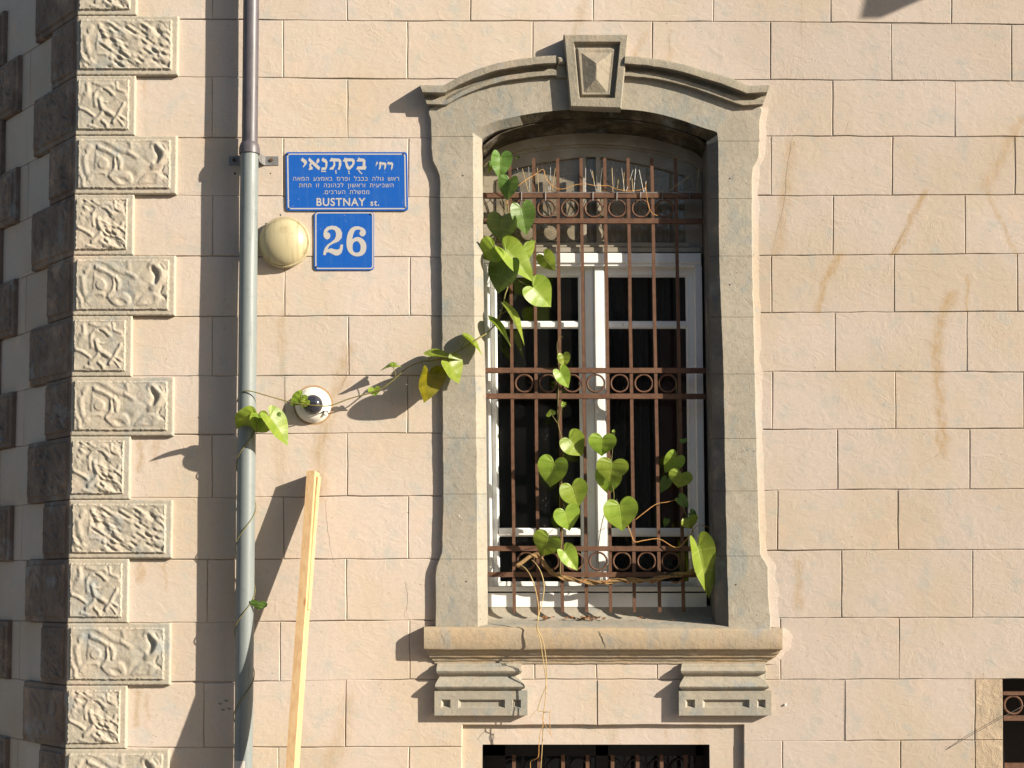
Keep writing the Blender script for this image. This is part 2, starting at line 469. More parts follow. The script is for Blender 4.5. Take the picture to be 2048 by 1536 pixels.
M_MORTAR = stone('rough_mortar', srgb(188, 166, 134), srgb(176, 154, 122), srgb(160, 146, 120), 2.0, True, (.80, .84, .96))
M_PAVE = simple('concrete_pavement', srgb(140, 134, 128), .9, 0, 3, .4)
M_ROAD = simple('asphalt', srgb(76, 74, 72), .9, 0, 5, .3)
M_HOUSE2 = simple('opposite_house_plaster', srgb(120, 112, 104), .9, 0, 2, .3)
M_WIRE = simple('grey_wire', srgb(110, 104, 98), .5, .5, 40, .3)
M_GREENINK = simple('green_ink_trace', srgb(128, 132, 116), .9)

# ------------------------------------------------------------------ ground, street and the house across it
def setting(name, mb, mat):
    o = mb.obj(name, mat); o['kind'] = 'structure'; return o
GZ = -1.75
setting('ground', MB().box((-60, -60, GZ - .5), (60, 60, GZ - .16)), M_ROAD)
setting('road', MB().box((-60, -11.5, GZ - .155), (60, -4.2, GZ - .15)), M_ROAD)
setting('pavement', MB().box((-60, -4.2, GZ - .17), (60, 1.2, GZ)), M_PAVE)
setting('far_pavement', MB().box((-60, -14.0, GZ - .17), (60, -11.5, GZ)), M_PAVE)

# ------------------------------------------------------------------ the building
bld = tag(empty('building', (0, 0, GZ)), 'beige plastered corner building with carved quoins and a barred arched window', 'building')

CORNER = P(147, 600, -.03).x + .006              # front wall corner (world x)
ALPHA = math.radians(49)
DIRC = Vector((-math.cos(ALPHA), math.sin(ALPHA), 0))
NRM = Vector((-math.sin(ALPHA), -math.cos(ALPHA), 0))
CH_LEN = 1.24

YL = [-82, 37, 153, 275, 390, 512, 633, 752, 870, 996, 1119, 1246, 1366, 1495, 1622]
YM = [-77, 42, 158, 276, 394, 514, 632, 751, 866, 992, 1118.6, 1240.8, 1359, 1494, 1616]
YR1 = [-75, 43, 159, 272, 391, 511, 625, 743, 859, 980, 1101, 1236, 1359, 1482, 1606]
YR2 = [-72, 49, 163, 273, 390, 507, 623, 744, 857, 978, 1099, 1235, 1358, 1480, 1602]
def yl(i, x): return interp([(400, YL[i]), (700, YM[i]), (1100, YM[i]), (1550, YR1[i]), (2040, YR2[i])], x)

# backing masonry with real openings
wall = empty('front_wall', (0, 0, 0), bld); wall.location = (0, 0, -GZ)
def wrect(px0, py0, px1, py1, Y0, Y1):
    a = P(px0, py0); b = P(px1, py1)
    return (a.x, Y0, b.z), (b.x, Y1, a.z)
XL, XR = CORNER, P(2400, 700).x
zt, zb = P(1024, -700).z, GZ
m = MB()
def wbox(x0, x1, z0, z1): m.box((x0, .008, z0), (x1, .34, z1))
o_l, o_r = P(925, 700).x, P(1470, 700).x
o_t, o_b = P(1024, 195).z, P(1024, 1270).z
l_l, l_r, l_t = P(925, 1450).x, P(1487, 1450).x, P(1024, 1450).z
r_l, r_r, r_t = P(2006, 1357).x, P(2300, 1357).x, P(2006, 1357).z
wbox(XL, o_l, l_t, zt); wbox(o_r, XR, r_t, zt)
wbox(o_l, o_r, o_t, zt); wbox(o_l, o_r, l_t, o_b)
wbox(XL, l_l, zb, l_t); wbox(o_r, r_l, l_t, r_t); wbox(l_r, r_l, zb, l_t); wbox(r_r, XR, zb, r_t)
backing = m.obj('masonry_backing', M_WALL, wall)

def block(poly, parent, mat, Yf=0.0, xf=None, seed=0, name='stone_block', jit=1.15):
    """one plastered ashlar: px outline -> slab with softly rounded, slightly wandering edges"""
    pts = []
    n = len(poly)
    for i in range(n):
        a, b = Vector(poly[i]), Vector(poly[(i + 1) % n])
        L = (b - a).length
        k = max(1, int(L / 30))
        for j in range(k):
            pts.append(a.lerp(b, j / k))
    out = []
    for q in pts:
        s = mnoise.noise(Vector((q.x * .021, q.y * .021, 3.3))) * jit + mnoise.noise(Vector((q.x * .09, q.y * .09, seed))) * jit * .7
        s2 = mnoise.noise(Vector((q.x * .021, q.y * .021, 9.1))) * jit * 1.2 + mnoise.noise(Vector((q.x * .09, q.y * .09, seed + 5))) * jit * .7
        out.append((q.x + s, q.y + s2))
    bm = bmesh.new()
    rr = random.Random(seed)
    tx, tz = rr.uniform(-.0012, .0012), rr.uniform(-.0012, .0012)
    vs = []
    for x, y in out:
        p = xf(x, y) if xf else P(x, y, 0)
        vs.append(bm.verts.new(p))
    f = bm.faces.new(vs)
    bm.normal_update()
    nrm = NRM if xf else Vector((0, -1, 0))
    if f.normal.dot(nrm) < 0: f.normal_flip()
    for v in bm.verts: v.co -= nrm * .0042
    bmesh.ops.inset_region(bm, faces=[f], thickness=.0026, depth=0, use_boundary=True, use_even_offset=True)
    inner = list(f.verts)
    for v in inner: v.co += nrm * .0031
    bmesh.ops.inset_region(bm, faces=[f], thickness=.0016, depth=0, use_boundary=True, use_even_offset=True)
    c = f.calc_center_median()
    for v in f.verts: v.co += nrm * (.0011 + tx * (v.co.x - c.x) / .3 + tz * (v.co.z - c.z) / .15)
    me = bpy.data.meshes.new(name)
    cc = c.copy()
    for v in bm.verts: v.co -= cc
    bm.to_mesh(me); bm.free()
    me.materials.append(mat)
    o = bpy.data.objects.new(name, me)
    link(o, parent)
    o.location = cc - world_loc(parent)
    return o

G = .3
JO = {0: [425, 694, 941, 1186, 1427, 1661, 1903], 1: [566, 815, 1065, 1304, 1541, 1783, 2023], 2: [424, 695, 1665, 1910],
      3: [567, 817, 1542, 1785, 2030], 4: [425, 695, 1666, 1930], 5: [569, 819.6, 1543, 1788, 2035], 6: [424, 697, 1670, 1934], 7: [569, 815, 1545, 1791, 2047],
      8: [424, 694, 1675, 1939], 9: [567, 816, 1555, 1796, 2052], 10: [414, 693, 1683, 1945], 11: [560, 819, 1069, 1193, 1314, 1561, 1798, 2060],
      12: [407, 691, 1194, 1690, 1950], 13: [557, 818, 1565, 1801, 1950]}
sd = 0
for r in range(14):
    xs = [150] + JO[r] + [2140]
    for x0, x1 in zip(xs, xs[1:]):
        t0, t1, b1, b0 = yl(r, x0), yl(r, x1), yl(r + 1, x1), yl(r + 1, x0)
        # follow the wandering course line across wide blocks
        pieces = []
        ym = (t0 + b0) / 2
        if 190 < ym < 1292:
            lo, hi = (943, 1441) if r == 2 else (905, 1490)
            if x0 < lo and x1 > lo: pieces.append((x0, lo))
            elif x1 <= lo or x0 >= hi: pieces.append((x0, x1))
            if x0 < hi and x1 > hi: pieces.append((hi, x1))
        else: pieces.append((x0, x1))
        for a, b in pieces:
            poly = [(a + G, yl(r, a) + G), (b - G, yl(r, b) + G), (b - G, yl(r + 1, b) - G), (a + G, yl(r + 1, a) - G)]
            polys = [poly]
            if r == 11 and b > 905 and a < 1490:
                polys = []
                for q0, q1, top in ((a, min(b, 905), 0), (max(a, 905), min(b, 1490), 1293), (max(a, 1490), b, 0)):
                    if q1 - q0 > 2:
                        polys.append([(q0 + G, max(yl(r, q0), top)), (q1 - G, max(yl(r, q1), top)), (q1 - G, yl(r + 1, q1) - G), (q0 + G, yl(r + 1, q0) - G)])
            if r == 12 and a < 925 < b: polys = [[(a + G, yl(r, a) + G), (b - G, yl(r, b) + G), (b - G, 1450), (925, 1450), (925, yl(r + 1, 925) - G), (a + G, yl(r + 1, a) - G)]]
            if r == 12 and a < 1487 < b: polys = [[(a + G, yl(r, a) + G), (b - G, yl(r, b) + G), (b - G, yl(r + 1, b) - G), (1487, yl(r + 1, 1487) - G), (1487, 1450), (a + G, 1450)]]
            if r == 13:
                if a < 925 < b: b = 925
                if a >= 925 and b <= 1487: continue
                if a < 1487 < b: a = 1487
                if b == 925 or a == 1487:
                    polys = [[(a + G, yl(r, a) + G), (b - G, yl(r, b) + G), (b - G, yl(r + 1, b)), (a + G, yl(r + 1, a))]]
                if b == 925 and JO[13][1] == a: pass
            if r >= 12:
                if a >= 1950:
                    polys = [[(a + G, yl(r, a) + G), (2006, yl(r, 2006) + G), (2006, yl(r + 1, 2006)), (a + G, yl(r + 1, a))]]
            for pl in polys:
                sd += 1
                block(pl, wall, M_MORTAR if (r >= 12 and a >= 1950) else M_WALL, seed=sd)
# r==13 block that spans the lower window: its right-hand remainder
sd += 1
block([(1487, 1482.5), (1565 - G, 1482), (1565 - G, 1606), (1487, 1606)], wall, M_WALL, seed=sd)

# recessed band round the lower window
m = MB()
m.slab([(905, 1448), (1500, 1448), (1500, 1489), (905, 1489)], .027, .3)
m.slab([(905, 1489), (965, 1489), (964, 1640), (905, 1640)], .027, .3)
m.slab([(1419, 1489), (1500, 1489), (1500, 1640), (1421, 1640)], .027, .3)
m.obj('lower_window_band', M_WALL, wall)

# side (chamfer) wall
swall = empty('corner_wall', (0, 0, 0), bld); swall.location = (0, 0, -GZ)
C0 = Vector((CORNER, 0, 0))
def chw(u, w, off=0.0):                          # u metres along the chamfer from the corner, w height, off outward
    return C0 + DIRC * u + NRM * off + Vector((0, 0, w))
m = MB()
m.loft([[chw(0, zb, -.008), chw(CH_LEN, zb, -.008), chw(CH_LEN, zb, -.4), Vector((CORNER, .34, zb))], [chw(0, zt, -.008), chw(CH_LEN, zt, -.008), chw(CH_LEN, zt, -.4), Vector((CORNER, .34, zt))]])
e = chw(CH_LEN, 0)
m.loft([[e + Vector((0, 0, zb)), e + Vector((-.5, 4, zb)), e + Vector((0, 4, zb)), e + Vector((.3, .3, zb))], [e + Vector((0, 0, zt)), e + Vector((-.5, 4, zt)), e + Vector((0, 4, zt)), e + Vector((.3, .3, zt))]])
m.obj('masonry_backing', M_WALL_SIDE, swall)
QZ = [P(140, y, -.03).z for y in [-90, 30, 150, 270, 388, 510, 631, 753, 872, 999, 1117, 1246, 1371, 1498, 1622]]
for r in range(14):
    z1, z0 = QZ[r], QZ[r + 1]
    spans = [(.0, .33), (.33, CH_LEN)] if r % 2 == 0 else [(0, .62), (.62, CH_LEN)]
    for u0, u1 in spans:
        sd += 1
        f = lambda x, y: chw(x / 400, y / 400)
        block([(u0 * 400 + G, z1 * 400 - G), (u1 * 400 - G, z1 * 400 - G), (u1 * 400 - G, z0 * 400 + G), (u0 * 400 + G, z0 * 400 + G)], swall, M_WALL_SIDE, xf=f, seed=sd)
# roof slab, back and side so that no light leaks in
m = MB(); m.box((XL, .34, zt - .2), (XR, 5, zt)); m.box((XR - .05, .34, zb), (XR, 5, zt)); m.box((XL, 4.9, zb), (XR, 5, zt))
m.obj('rear_walls_and_roof', M_WALL_SIDE, bld)

# ------------------------------------------------------------------ carved quoins
def segd(X, Y, pts):
    d = np.full(X.shape, 1e9)
    for (ax, ay), (bx, by) in zip(pts, pts[1:]):
        dx, dy = bx - ax, by - ay
        t = np.clip(((X - ax) * dx + (Y - ay) * dy) / (dx * dx + dy * dy + 1e-9), 0, 1)
        d = np.minimum(d, np.hypot(X - ax - t * dx, Y - ay - t * dy))
    return d
def inside(X, Y, pts):
    c = np.zeros(X.shape, bool)
    n = len(pts)
    for i in range(n):
        (x0, y0), (x1, y1) = pts[i], pts[(i + 1) % n]
        if y0 == y1: continue
        cond = ((y0 > Y) != (y1 > Y)) & (X < (x1 - x0) * (Y - y0) / (y1 - y0) + x0)
        c ^= cond
    return c
def smoothpts(pts, closed=False, n=5):
    return [(v.x, v.y) for v in catmull([(a, b, 0) for a, b in pts], n, closed)]
rng = np.random.default_rng(5)
def vnoise(X, Y, sc, seed):
    r = np.random.default_rng(seed)
    g = r.random((64, 64))
    x = X / sc + 100; y = Y / sc + 100
    xi = np.floor(x).astype(int); yi = np.floor(y).astype(int)
    fx = x - xi; fy = y - yi
    fx = fx * fx * (3 - 2 * fx); fy = fy * fy * (3 - 2 * fy)
    a = g[xi % 64, yi % 64]; b = g[(xi + 1) % 64, yi % 64]; c = g[xi % 64, (yi + 1) % 64]; d = g[(xi + 1) % 64, (yi + 1) % 64]
    return (a * (1 - fx) + b * fx) * (1 - fy) + (c * (1 - fx) + d * fx) * fy - .5

DES_A = [('R', [(490, 250), (700, 330), (850, 430), (860, 560), (830, 700), (740, 800)], 62, .42), ('R', [(560, 110), (760, 180), (960, 330), (1120, 360)], 70, .25),
         ('G', [(510, 150), (700, 270), (900, 400)], 48, .45), ('G', [(510, 370), (680, 450), (790, 560), (780, 680), (700, 800)], 55, .4),
         ('F', [(450, 250), (420, 500), (400, 750), (560, 740), (720, 690), (700, 520), (500, 360)], .22, 30), ('F', [(600 + 115 * math.cos(a * .524), 605 + 115 * math.sin(a * .524)) for a in range(12)], .28, 18),
         ('G', [(420, 260), (355, 460), (370, 740)], 55, .6), ('R', [(330, 260), (230, 400), (215, 560), (270, 800)], 60, .3), ('F', [(105, 290), (200, 285), (265, 390), (190, 420)], -.7, 15),
         ('G', [(110, 700), (180, 810), (245, 930)], 38, .8), ('R', [(300, 940), (400, 800), (620, 800)], 70, .3), ('R', [(110, 780), (190, 900), (200, 1060)], 45, .3), ('G', [(310, 980), (370, 1050)], 24, .5),
         ('G', [(430, 1040), (480, 880), (600, 850)], 40, .35),
         ('F', [(690, 850), (830, 810), (1050, 745), (1190, 820), (1235, 960), (1180, 1035), (1020, 1065), (860, 1040)], .35, 45),
         ('F', [(880, 870), (1050, 870), (1160, 1000), (1030, 1040), (930, 970)], -.55, 60), ('G', [(670, 900), (840, 1040)], 28, .7),
         ('F', [(980, 650), (1100, 540), (1300, 460), (1480, 510), (1590, 640), (1480, 760), (1330, 950), (1250, 1030), (1210, 820), (1050, 735), (920, 740)], .22, 110),
         ('R', [(890, 440), (960, 560), (950, 690)], 45, .4), ('G', [(870, 480), (905, 720)], 20, .6), ('G', [(950, 430), (1180, 440)], 40, .3),
         ('R', [(1110, 340), (1290, 460)], 50, .3), ('G', [(1170, 320), (1340, 400)], 32, .3), ('R', [(1130, 120), (1180, 320)], 50, .2),
         ('R', [(1640, 210), (1800, 280), (1850, 400), (1800, 540), (1660, 650)], 85, .5), ('G', [(1640, 240), (1700, 360), (1730, 450), (1690, 560)], 55, .75), ('G', [(1790, 205), (1860, 290)], 28, .6),
         ('F', [(1290, 1030), (1420, 830), (1560, 760), (1720, 750), (1850, 870), (1760, 1000), (1640, 1030)], .32, 60), ('F', [(1450, 950), (1600, 800), (1710, 830), (1690, 990), (1590, 1010)], -.3, 60),
         ('G', [(1850, 640), (1800, 745)], 24, .6), ('G', [(1830, 810), (1930, 885)], 30, .5), ('F', [(1380, 420), (1640, 330), (1650, 560), (1560, 620)], .12, 60)]
DES_B = [('R', [(520, 760), (510, 480), (620, 370), (780, 330), (960, 480)], 55, .4), ('F', [(560, 500), (700, 400), (950, 480), (900, 620), (700, 620)], -.2, 60), ('F', [(370, 200), (460, 190), (560, 260), (540, 420), (430, 450), (370, 360)], -.4, 40),
         ('R', [(480, 200), (640, 260), (900, 250), (980, 330)], 55, .3), ('G', [(690, 350), (870, 460)], 24, .6), ('G', [(690, 610), (850, 660)], 22, .55), ('R', [(650, 640), (870, 690), (1150, 560), (1280, 500)], 32, .35),
         ('R', [(620, 620), (720, 850), (960, 990)], 70, .5), ('F', [(760, 700), (1080, 600), (1200, 720), (1080, 930), (960, 960), (860, 850)], -.3, 60), ('R', [(1240, 720), (1090, 990), (960, 1180)], 48, .45),
         ('F', [(1140, 960), (1280, 800), (1280, 1060)], -.45, 30), ('R', [(1090, 990), (1270, 1110)], 34, .4), ('R', [(1060, 1080), (1230, 1260)], 28, .3), ('F', [(700, 930), (800, 930), (900, 1000), (870, 1080), (740, 1080)], -.6, 40),
         ('F', [(130, 850), (300, 940), (450, 1020), (440, 1070), (250, 1080), (160, 980)], -.45, 40), ('R', [(110, 820), (300, 900), (470, 1010)], 44, .4), ('F', [(120, 560), (250, 470), (480, 520), (500, 700), (420, 860), (200, 830)], .2, 90),
         ('F', [(130, 330), (200, 250), (260, 260), (230, 420)], -.5, 30), ('R', [(300, 260), (320, 450), (260, 480)], 62, .35), ('R', [(470, 1160), (650, 1010), (690, 950)], 55, .4), ('F', [(240, 1110), (460, 1120), (440, 1240), (250, 1180)], -.35, 30),
         ('R', [(370, 1260), (520, 1300)], 44, .3), ('R', [(700, 1150), (800, 1240), (800, 1330)], 46, .35), ('F', [(860, 1100), (940, 1090), (960, 1230), (860, 1260)], -.3, 40), ('F', [(1060, 180), (1200, 170), (1280, 300), (1180, 400), (1060, 330)], -.35, 60), ('R', [(1040, 200), (1080, 360), (1240, 420)], 40, .3)]

def quoin_mesh(name, des, Wz, Hz, pan, erode, seed, W, H, nx):
    nz = max(20, int(nx * H / W))
    u = np.linspace(0, 1, nx + 1); v = np.linspace(0, 1, nz + 1)
    U, V = np.meshgrid(u, v, indexing='ij')
    X = U * Wz; Y = V * Hz                                     # design units, Y down
    Xd = X + vnoise(X, Y, 140, seed) * 22 + vnoise(X, Y, 30, seed + 1) * 6
    Yd = Y + vnoise(X, Y, 140, seed + 2) * 22 + vnoise(X, Y, 30, seed + 3) * 6
    x0, y0, x1, y1 = pan
    dp = np.minimum(np.minimum(X - x0, x1 - X), np.minimum(Y - y0, y1 - Y)) + vnoise(X, Y, 40, seed + 4) * 22 + vnoise(X, Y, 18, seed + 14) * 10
    rel = np.zeros(X.shape)
    for d in des:
        if d[0] in 'RG':
            dd = segd(Xd, Yd, smoothpts(d[1]) if len(d[1]) > 2 else d[1])
            if d[0] == 'R':
                k = np.clip(1 - dd / (d[2] * 1.25), 0, 1)
                rel = np.maximum(rel, rel * .3 + d[3] * 1.5 * (k ** .85))
            else:
                k = np.clip(1 - (dd / d[2]) ** 2, 0, 1)
                rel = rel - d[3] * .9 * k ** .7
        else:
            pts = smoothpts(d[1], True)
            ins = inside(Xd, Yd, pts)
            dd = segd(Xd, Yd, pts + [pts[0]])
            k = np.where(ins, np.clip(dd / d[3], 0, 1), 0)
            rel = rel + d[2] * (1.25 if d[2] > 0 else .8) * (k * k * (3 - 2 * k))
    for _ in range(2):
        rp = np.pad(rel, 1, mode='edge'); rel = (rp[:-2, 1:-1] + rp[2:, 1:-1] + rp[1:-1, :-2] + rp[1:-1, 2:] + 2 * rp[1:-1, 1:-1]) / 6
    er = np.clip((vnoise(X, Y, 300, seed + 9) + .5 + (U - .5) * .5) * 2.2 - 1.2 + erode * 1.2, 0, 1) if erode > 0 else 0
    lump = vnoise(X * .7 + Y, (Y - X * .7) * 2.6, 170, seed + 6) * 1.5 + vnoise(X, Y, 60, seed + 7) * .35
    rel = rel * (1 - er * .8) + lump * er * .9
    rel = rel * 1.15 + vnoise(X, Y, 150, seed + 18) * .25 + vnoise(X, Y, 60, seed + 8) * .08 + vnoise(X, Y, 22, seed + 10) * .05
    inpan = np.clip(dp / 16, 0, 1)
    rim = np.clip(1 - np.abs(dp - 22) / 22, 0, 1) * .12
    fade = np.clip((dp - 20) / 40, 0, 1)
    h = .026 + inpan * (.0095 + (rel * fade + rim) * .0115)
    h = np.maximum(h, .022)
    de = np.minimum(np.minimum(X, Wz - X), np.minimum(Y, Hz - Y)) + vnoise(X, Y, 50, seed + 11) * 12
    rnd = np.clip(de / 34, 0, 1)
    h = h - .008 * (1 - np.sqrt(np.clip(1 - (1 - rnd) ** 2, 0, 1)))
    edge = (U == 0) | (U == 1) | (V == 0) | (V == 1)
    h = h + vnoise(X, Y, 15, seed + 12) * .0006
    verts = [(float(U[i, j] * W), -float(h[i, j]), float((1 - V[i, j]) * H)) for i in range(nx + 1) for j in range(nz + 1)]
    idx = lambda i, j: i * (nz + 1) + j
    faces = [(idx(i, j), idx(i, j + 1), idx(i + 1, j + 1), idx(i + 1, j)) for i in range(nx) for j in range(nz)]
    # skirt back to the wall
    loop = [idx(i, 0) for i in range(nx)] + [idx(nx, j) for j in range(nz)] + [idx(i, nz) for i in range(nx, 0, -1)] + [idx(0, j) for j in range(nz, 0, -1)]
    nb = len(verts)
    for k in loop:
        a = verts[k]; verts.append((a[0], .01, a[2]))
    n = len(loop)
    for k in range(n):
        faces.append((loop[k], loop[(k + 1) % n], nb + (k + 1) % n, nb + k))
    me = bpy.data.meshes.new(name)
    me.from_pydata(verts, [], faces)
    bm = bmesh.new(); bm.from_mesh(me); bmesh.ops.recalc_face_normals(bm, faces=bm.faces)
    bm.to_mesh(me); bm.free()
    for p in me.polygons: p.use_smooth = True
    try: me.set_sharp_from_angle(angle=math.radians(60))
    except Exception: pass
    return me
WLONG = P(352, 600, -.03).x - P(147, 600, -.03).x
WSHORT = P(267, 600, -.03).x - P(147, 600, -.03).x
HQ = .298
QL = [quoin_mesh('long_quoin_mesh', DES_A, 2100, 1215, (75, 92, 1975, 1108), 0, 11, WLONG, HQ, 150),
      quoin_mesh('long_quoin_worn_mesh', DES_A, 2100, 1215, (75, 92, 1975, 1108), .55, 31, WLONG, HQ, 150),
      quoin_mesh('long_quoin_mesh_b', DES_A, 2100, 1215, (75, 92, 1975, 1108), 0, 61, WLONG, HQ, 150)]
QS = [quoin_mesh('short_quoin_mesh', DES_B, 1500, 1480, (62, 110, 1345, 1355), 0, 12, WSHORT, HQ, 100),
      quoin_mesh('short_quoin_mesh_b', DES_B, 1500, 1480, (62, 110, 1345, 1355), .22, 42, WSHORT, HQ, 100)]
for lst in (QL, QS):
    for me in lst: me.materials.append(M_QUOIN)
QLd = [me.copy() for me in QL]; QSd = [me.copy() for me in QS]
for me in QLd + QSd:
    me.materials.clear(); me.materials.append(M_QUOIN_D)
def place_quoin(me, x, z0, z1, parent, rot=0.0, org=None):
    o = bpy.data.objects.new('quoin', me); link(o, parent)
    base = org if org is not None else Vector((x, 0, 0))
    o.location = Vector((base.x, base.y, z0 + .0012)) - world_loc(parent)
    o.rotation_euler = (0, 0, rot)
    o.scale = (1, 1, (z1 - z0 - .0024) / HQ)
    return o
ext = .013
for r in range(14):
    z1, z0 = QZ[r], QZ[r + 1]
    if r % 2 == 1: place_quoin(QL[{1: 1, 9: 1}.get(r, 0 if r % 4 == 3 else 2)], CORNER - ext, z0, z1, wall)
    else: place_quoin(QS[0 if r % 4 == 2 else 1], CORNER - ext, z0, z1, wall)
    lng = r % 2 == 0
    W = WLONG if lng else WSHORT
    dz = -.0
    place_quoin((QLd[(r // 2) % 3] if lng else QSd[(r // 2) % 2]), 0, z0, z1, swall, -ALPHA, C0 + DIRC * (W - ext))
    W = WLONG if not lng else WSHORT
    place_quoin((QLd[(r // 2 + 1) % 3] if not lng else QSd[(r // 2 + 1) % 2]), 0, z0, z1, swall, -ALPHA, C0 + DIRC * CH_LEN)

# ------------------------------------------------------------------ window surround
sur = empty('window_surround', (0, 0, 0), bld); sur.location = (0, 0, -GZ)
XOL = [(212, 858), (265, 861), (305, 861), (322, 864), (338, 873), (350, 878), (420, 879), (600, 882), (990, 885), (1105, 882), (1125, 875), (1140, 869), (1258, 870)]
XIL = [(266, 947), (600, 950), (900, 954.5), (1250, 957)]
XCL = [(280, 964), (600, 967), (800, 971), (1250, 975)]
XOR = [(211, 1524), (270, 1521), (318, 1519), (330, 1510), (340, 1506), (510, 1506), (600, 1508), (900, 1515), (1060, 1520), (1110, 1523), (1135, 1537), (1200, 1539), (1250, 1543)]
XIR = [(266, 1432), (280, 1435), (520, 1437), (750, 1446), (950, 1449), (1100, 1452), (1250, 1456)]
XCR = [(280, 1414), (600, 1420), (900, 1426), (1250, 1432)]
SF = -.030
def section(O, I, Cc, Yin=.27):
    o = P(O[0], O[1], SF); i = P(I[0], I[1], SF); c = P(Cc[0], Cc[1], .012)
    d = (i - o).normalized()
    return [Vector((o.x, .012, o.z)), Vector((o.x, SF + .005, o.z)), o + d * .006, i - d * .004, i + Vector((0, .004, 0)), c, Vector((c.x, Yin, c.z)), Vector((o.x, Yin, o.z))]
def jit(p, k, s=7.0): return (p[0] + mnoise.noise(Vector((p[0] * .05, p[1] * .05, s))) * k, p[1])
def grime_and_shade(o, nr, i0):  # arch faces take grime; right jamb faces take shade put into the colour
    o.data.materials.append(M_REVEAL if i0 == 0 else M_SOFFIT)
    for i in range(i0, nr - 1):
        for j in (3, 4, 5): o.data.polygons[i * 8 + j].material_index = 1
def jamb(y0, y1, XO, XI, XC, mat):
    ys = [y0 + .35, *[y for y in range(int(y0 / 14) * 14, int(y1) + 1, 14) if y0 + 3 < y < y1 - 3], y1 - .35]
    rings = [section(jit((interp(XO, y), y), 1.5), jit((interp(XI, y), y), 1.2, 3), (interp(XC, y), y)) for y in ys]
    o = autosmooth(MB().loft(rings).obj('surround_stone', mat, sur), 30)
    if XI is XIR: grime_and_shade(o, len(rings), 0)
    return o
JL = [273, 395, 510, 632, 752, 876, 988, 1118, 1258]
JR = [282, 397, 512, 634, 748, 877, 982, 1112, 1258]
for a, b in zip(JL, JL[1:]): jamb(a, b, XOL, XIL, XCL, M_STONE)
for a, b in zip(JR, JR[1:]): jamb(a, b, XOR, XIR, XCR, M_STONE)
def arch(st):
    rings = []
    O = catmull([(a[0], a[1], 0) for a, _, _ in st], 4); I = catmull([(b[0], b[1], 0) for _, b, _ in st], 4); Cc = catmull([(c[0], c[1], 0) for _, _, c in st], 4)
    for o, i, c in zip(O, I, Cc): rings.append(section((o.x, o.y), jit((i.x, i.y), 1.2, 3), (c.x, c.y)))
    o = autosmooth(MB().loft(rings).obj('surround_stone', M_STONE, sur), 30)
    grime_and_shade(o, len(rings), 19 if st[0][0][0] < 1000 else 4)
    return o
arch([((861, 272.6), (947, 272.6), (964, 284)), ((860, 240), (947, 268), (964, 280)), ((859, 216), (950, 264), (966, 277)), ((905, 190), (970, 253), (982, 268)), ((945, 172), (995, 243), (1004, 259)),
      ((1000, 150), (1054, 230), (1060, 247)), ((1060, 140), (1095, 224.5), (1098, 241)), ((1110, 136), (1130, 221.5), (1130, 238)), ((1187, 134), (1187, 219), (1187, 236))])
arch([((1521, 281.6), (1435, 281.6), (1414, 290)), ((1521, 240), (1434, 270), (1413, 284)), ((1523, 214), (1430, 264), (1411, 280)), ((1485, 192), (1404, 256), (1392, 271)), ((1440, 172), (1355, 239), (1350, 257)),
      ((1370, 150), (1297, 225), (1294, 243)), ((1300, 140), (1241, 219.5), (1240, 237)), ((1188, 134), (1188, 219), (1188, 236))])
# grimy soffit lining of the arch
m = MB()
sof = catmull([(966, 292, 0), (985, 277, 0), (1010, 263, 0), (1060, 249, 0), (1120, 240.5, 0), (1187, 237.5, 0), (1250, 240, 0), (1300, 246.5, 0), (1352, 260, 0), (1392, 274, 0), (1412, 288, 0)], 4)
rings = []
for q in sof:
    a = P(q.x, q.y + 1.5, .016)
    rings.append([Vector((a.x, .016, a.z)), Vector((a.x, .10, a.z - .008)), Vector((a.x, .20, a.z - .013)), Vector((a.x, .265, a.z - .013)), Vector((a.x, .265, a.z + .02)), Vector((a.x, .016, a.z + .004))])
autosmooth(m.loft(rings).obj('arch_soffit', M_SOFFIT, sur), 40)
# hood moulding
def hood(tops, bots):
    T = catmull([(x, y, 0) for x, y in tops], 4) if False else [Vector((x, y, 0)) for x, y in tops]
    B = [Vector((x, y, 0)) for x, y in bots]
    prof = [(0, .01), (0, -.082), (.08, -.088), (.34, -.090), (.37, -.084), (.41, -.050), (.50, -.036), (.60, -.036), (.69, -.048), (.72, -.056), (.92, -.057), (.95, -.042), (1.0, -.034), (1.0, .01)]
    rings = []
    for t, b in zip(T, B):
        ring = []
        for f, Y in prof:
            q = t.lerp(b, f)
            k = mnoise.noise(Vector((q.x * .06, q.y * .06, 2))) * 1.0
            yy = min(Y, 0.0) if Y < .005 else 0
            p = P(q.x, q.y + k, yy); p.y = Y
            ring.append(p)
        rings.append(ring)
    o = autosmooth(MB().loft(rings, True, True).obj('hood_moulding', M_KEY, sur), 40)
    return o
def dens(pts, n=5):
    return [(v.x, v.y) for v in catmull([(a, b, 0) for a, b in pts], n)]
tl = [(840, 170), (886, 171)] + dens([(888, 170.5), (920, 153), (960, 137), (1000, 125), (1050, 116.5), (1090, 112), (1112, 111)])
bl = [(855, 211), (893, 212)] + dens([(895, 211), (928, 193), (965, 178), (1003, 166), (1052, 158), (1091, 154), (1113, 154)])
hood(tl, bl)
tr_ = [(1540, 170), (1497, 171)] + dens([(1495, 170), (1455, 154), (1410, 141), (1360, 127), (1310, 117.5), (1270, 113.5), (1250, 112.5)])
br_ = [(1525, 211), (1486, 213.5)] + dens([(1484, 213), (1446, 200), (1402, 184), (1352, 169), (1305, 159.5), (1268, 156), (1248, 155)])
hood(tr_, br_)
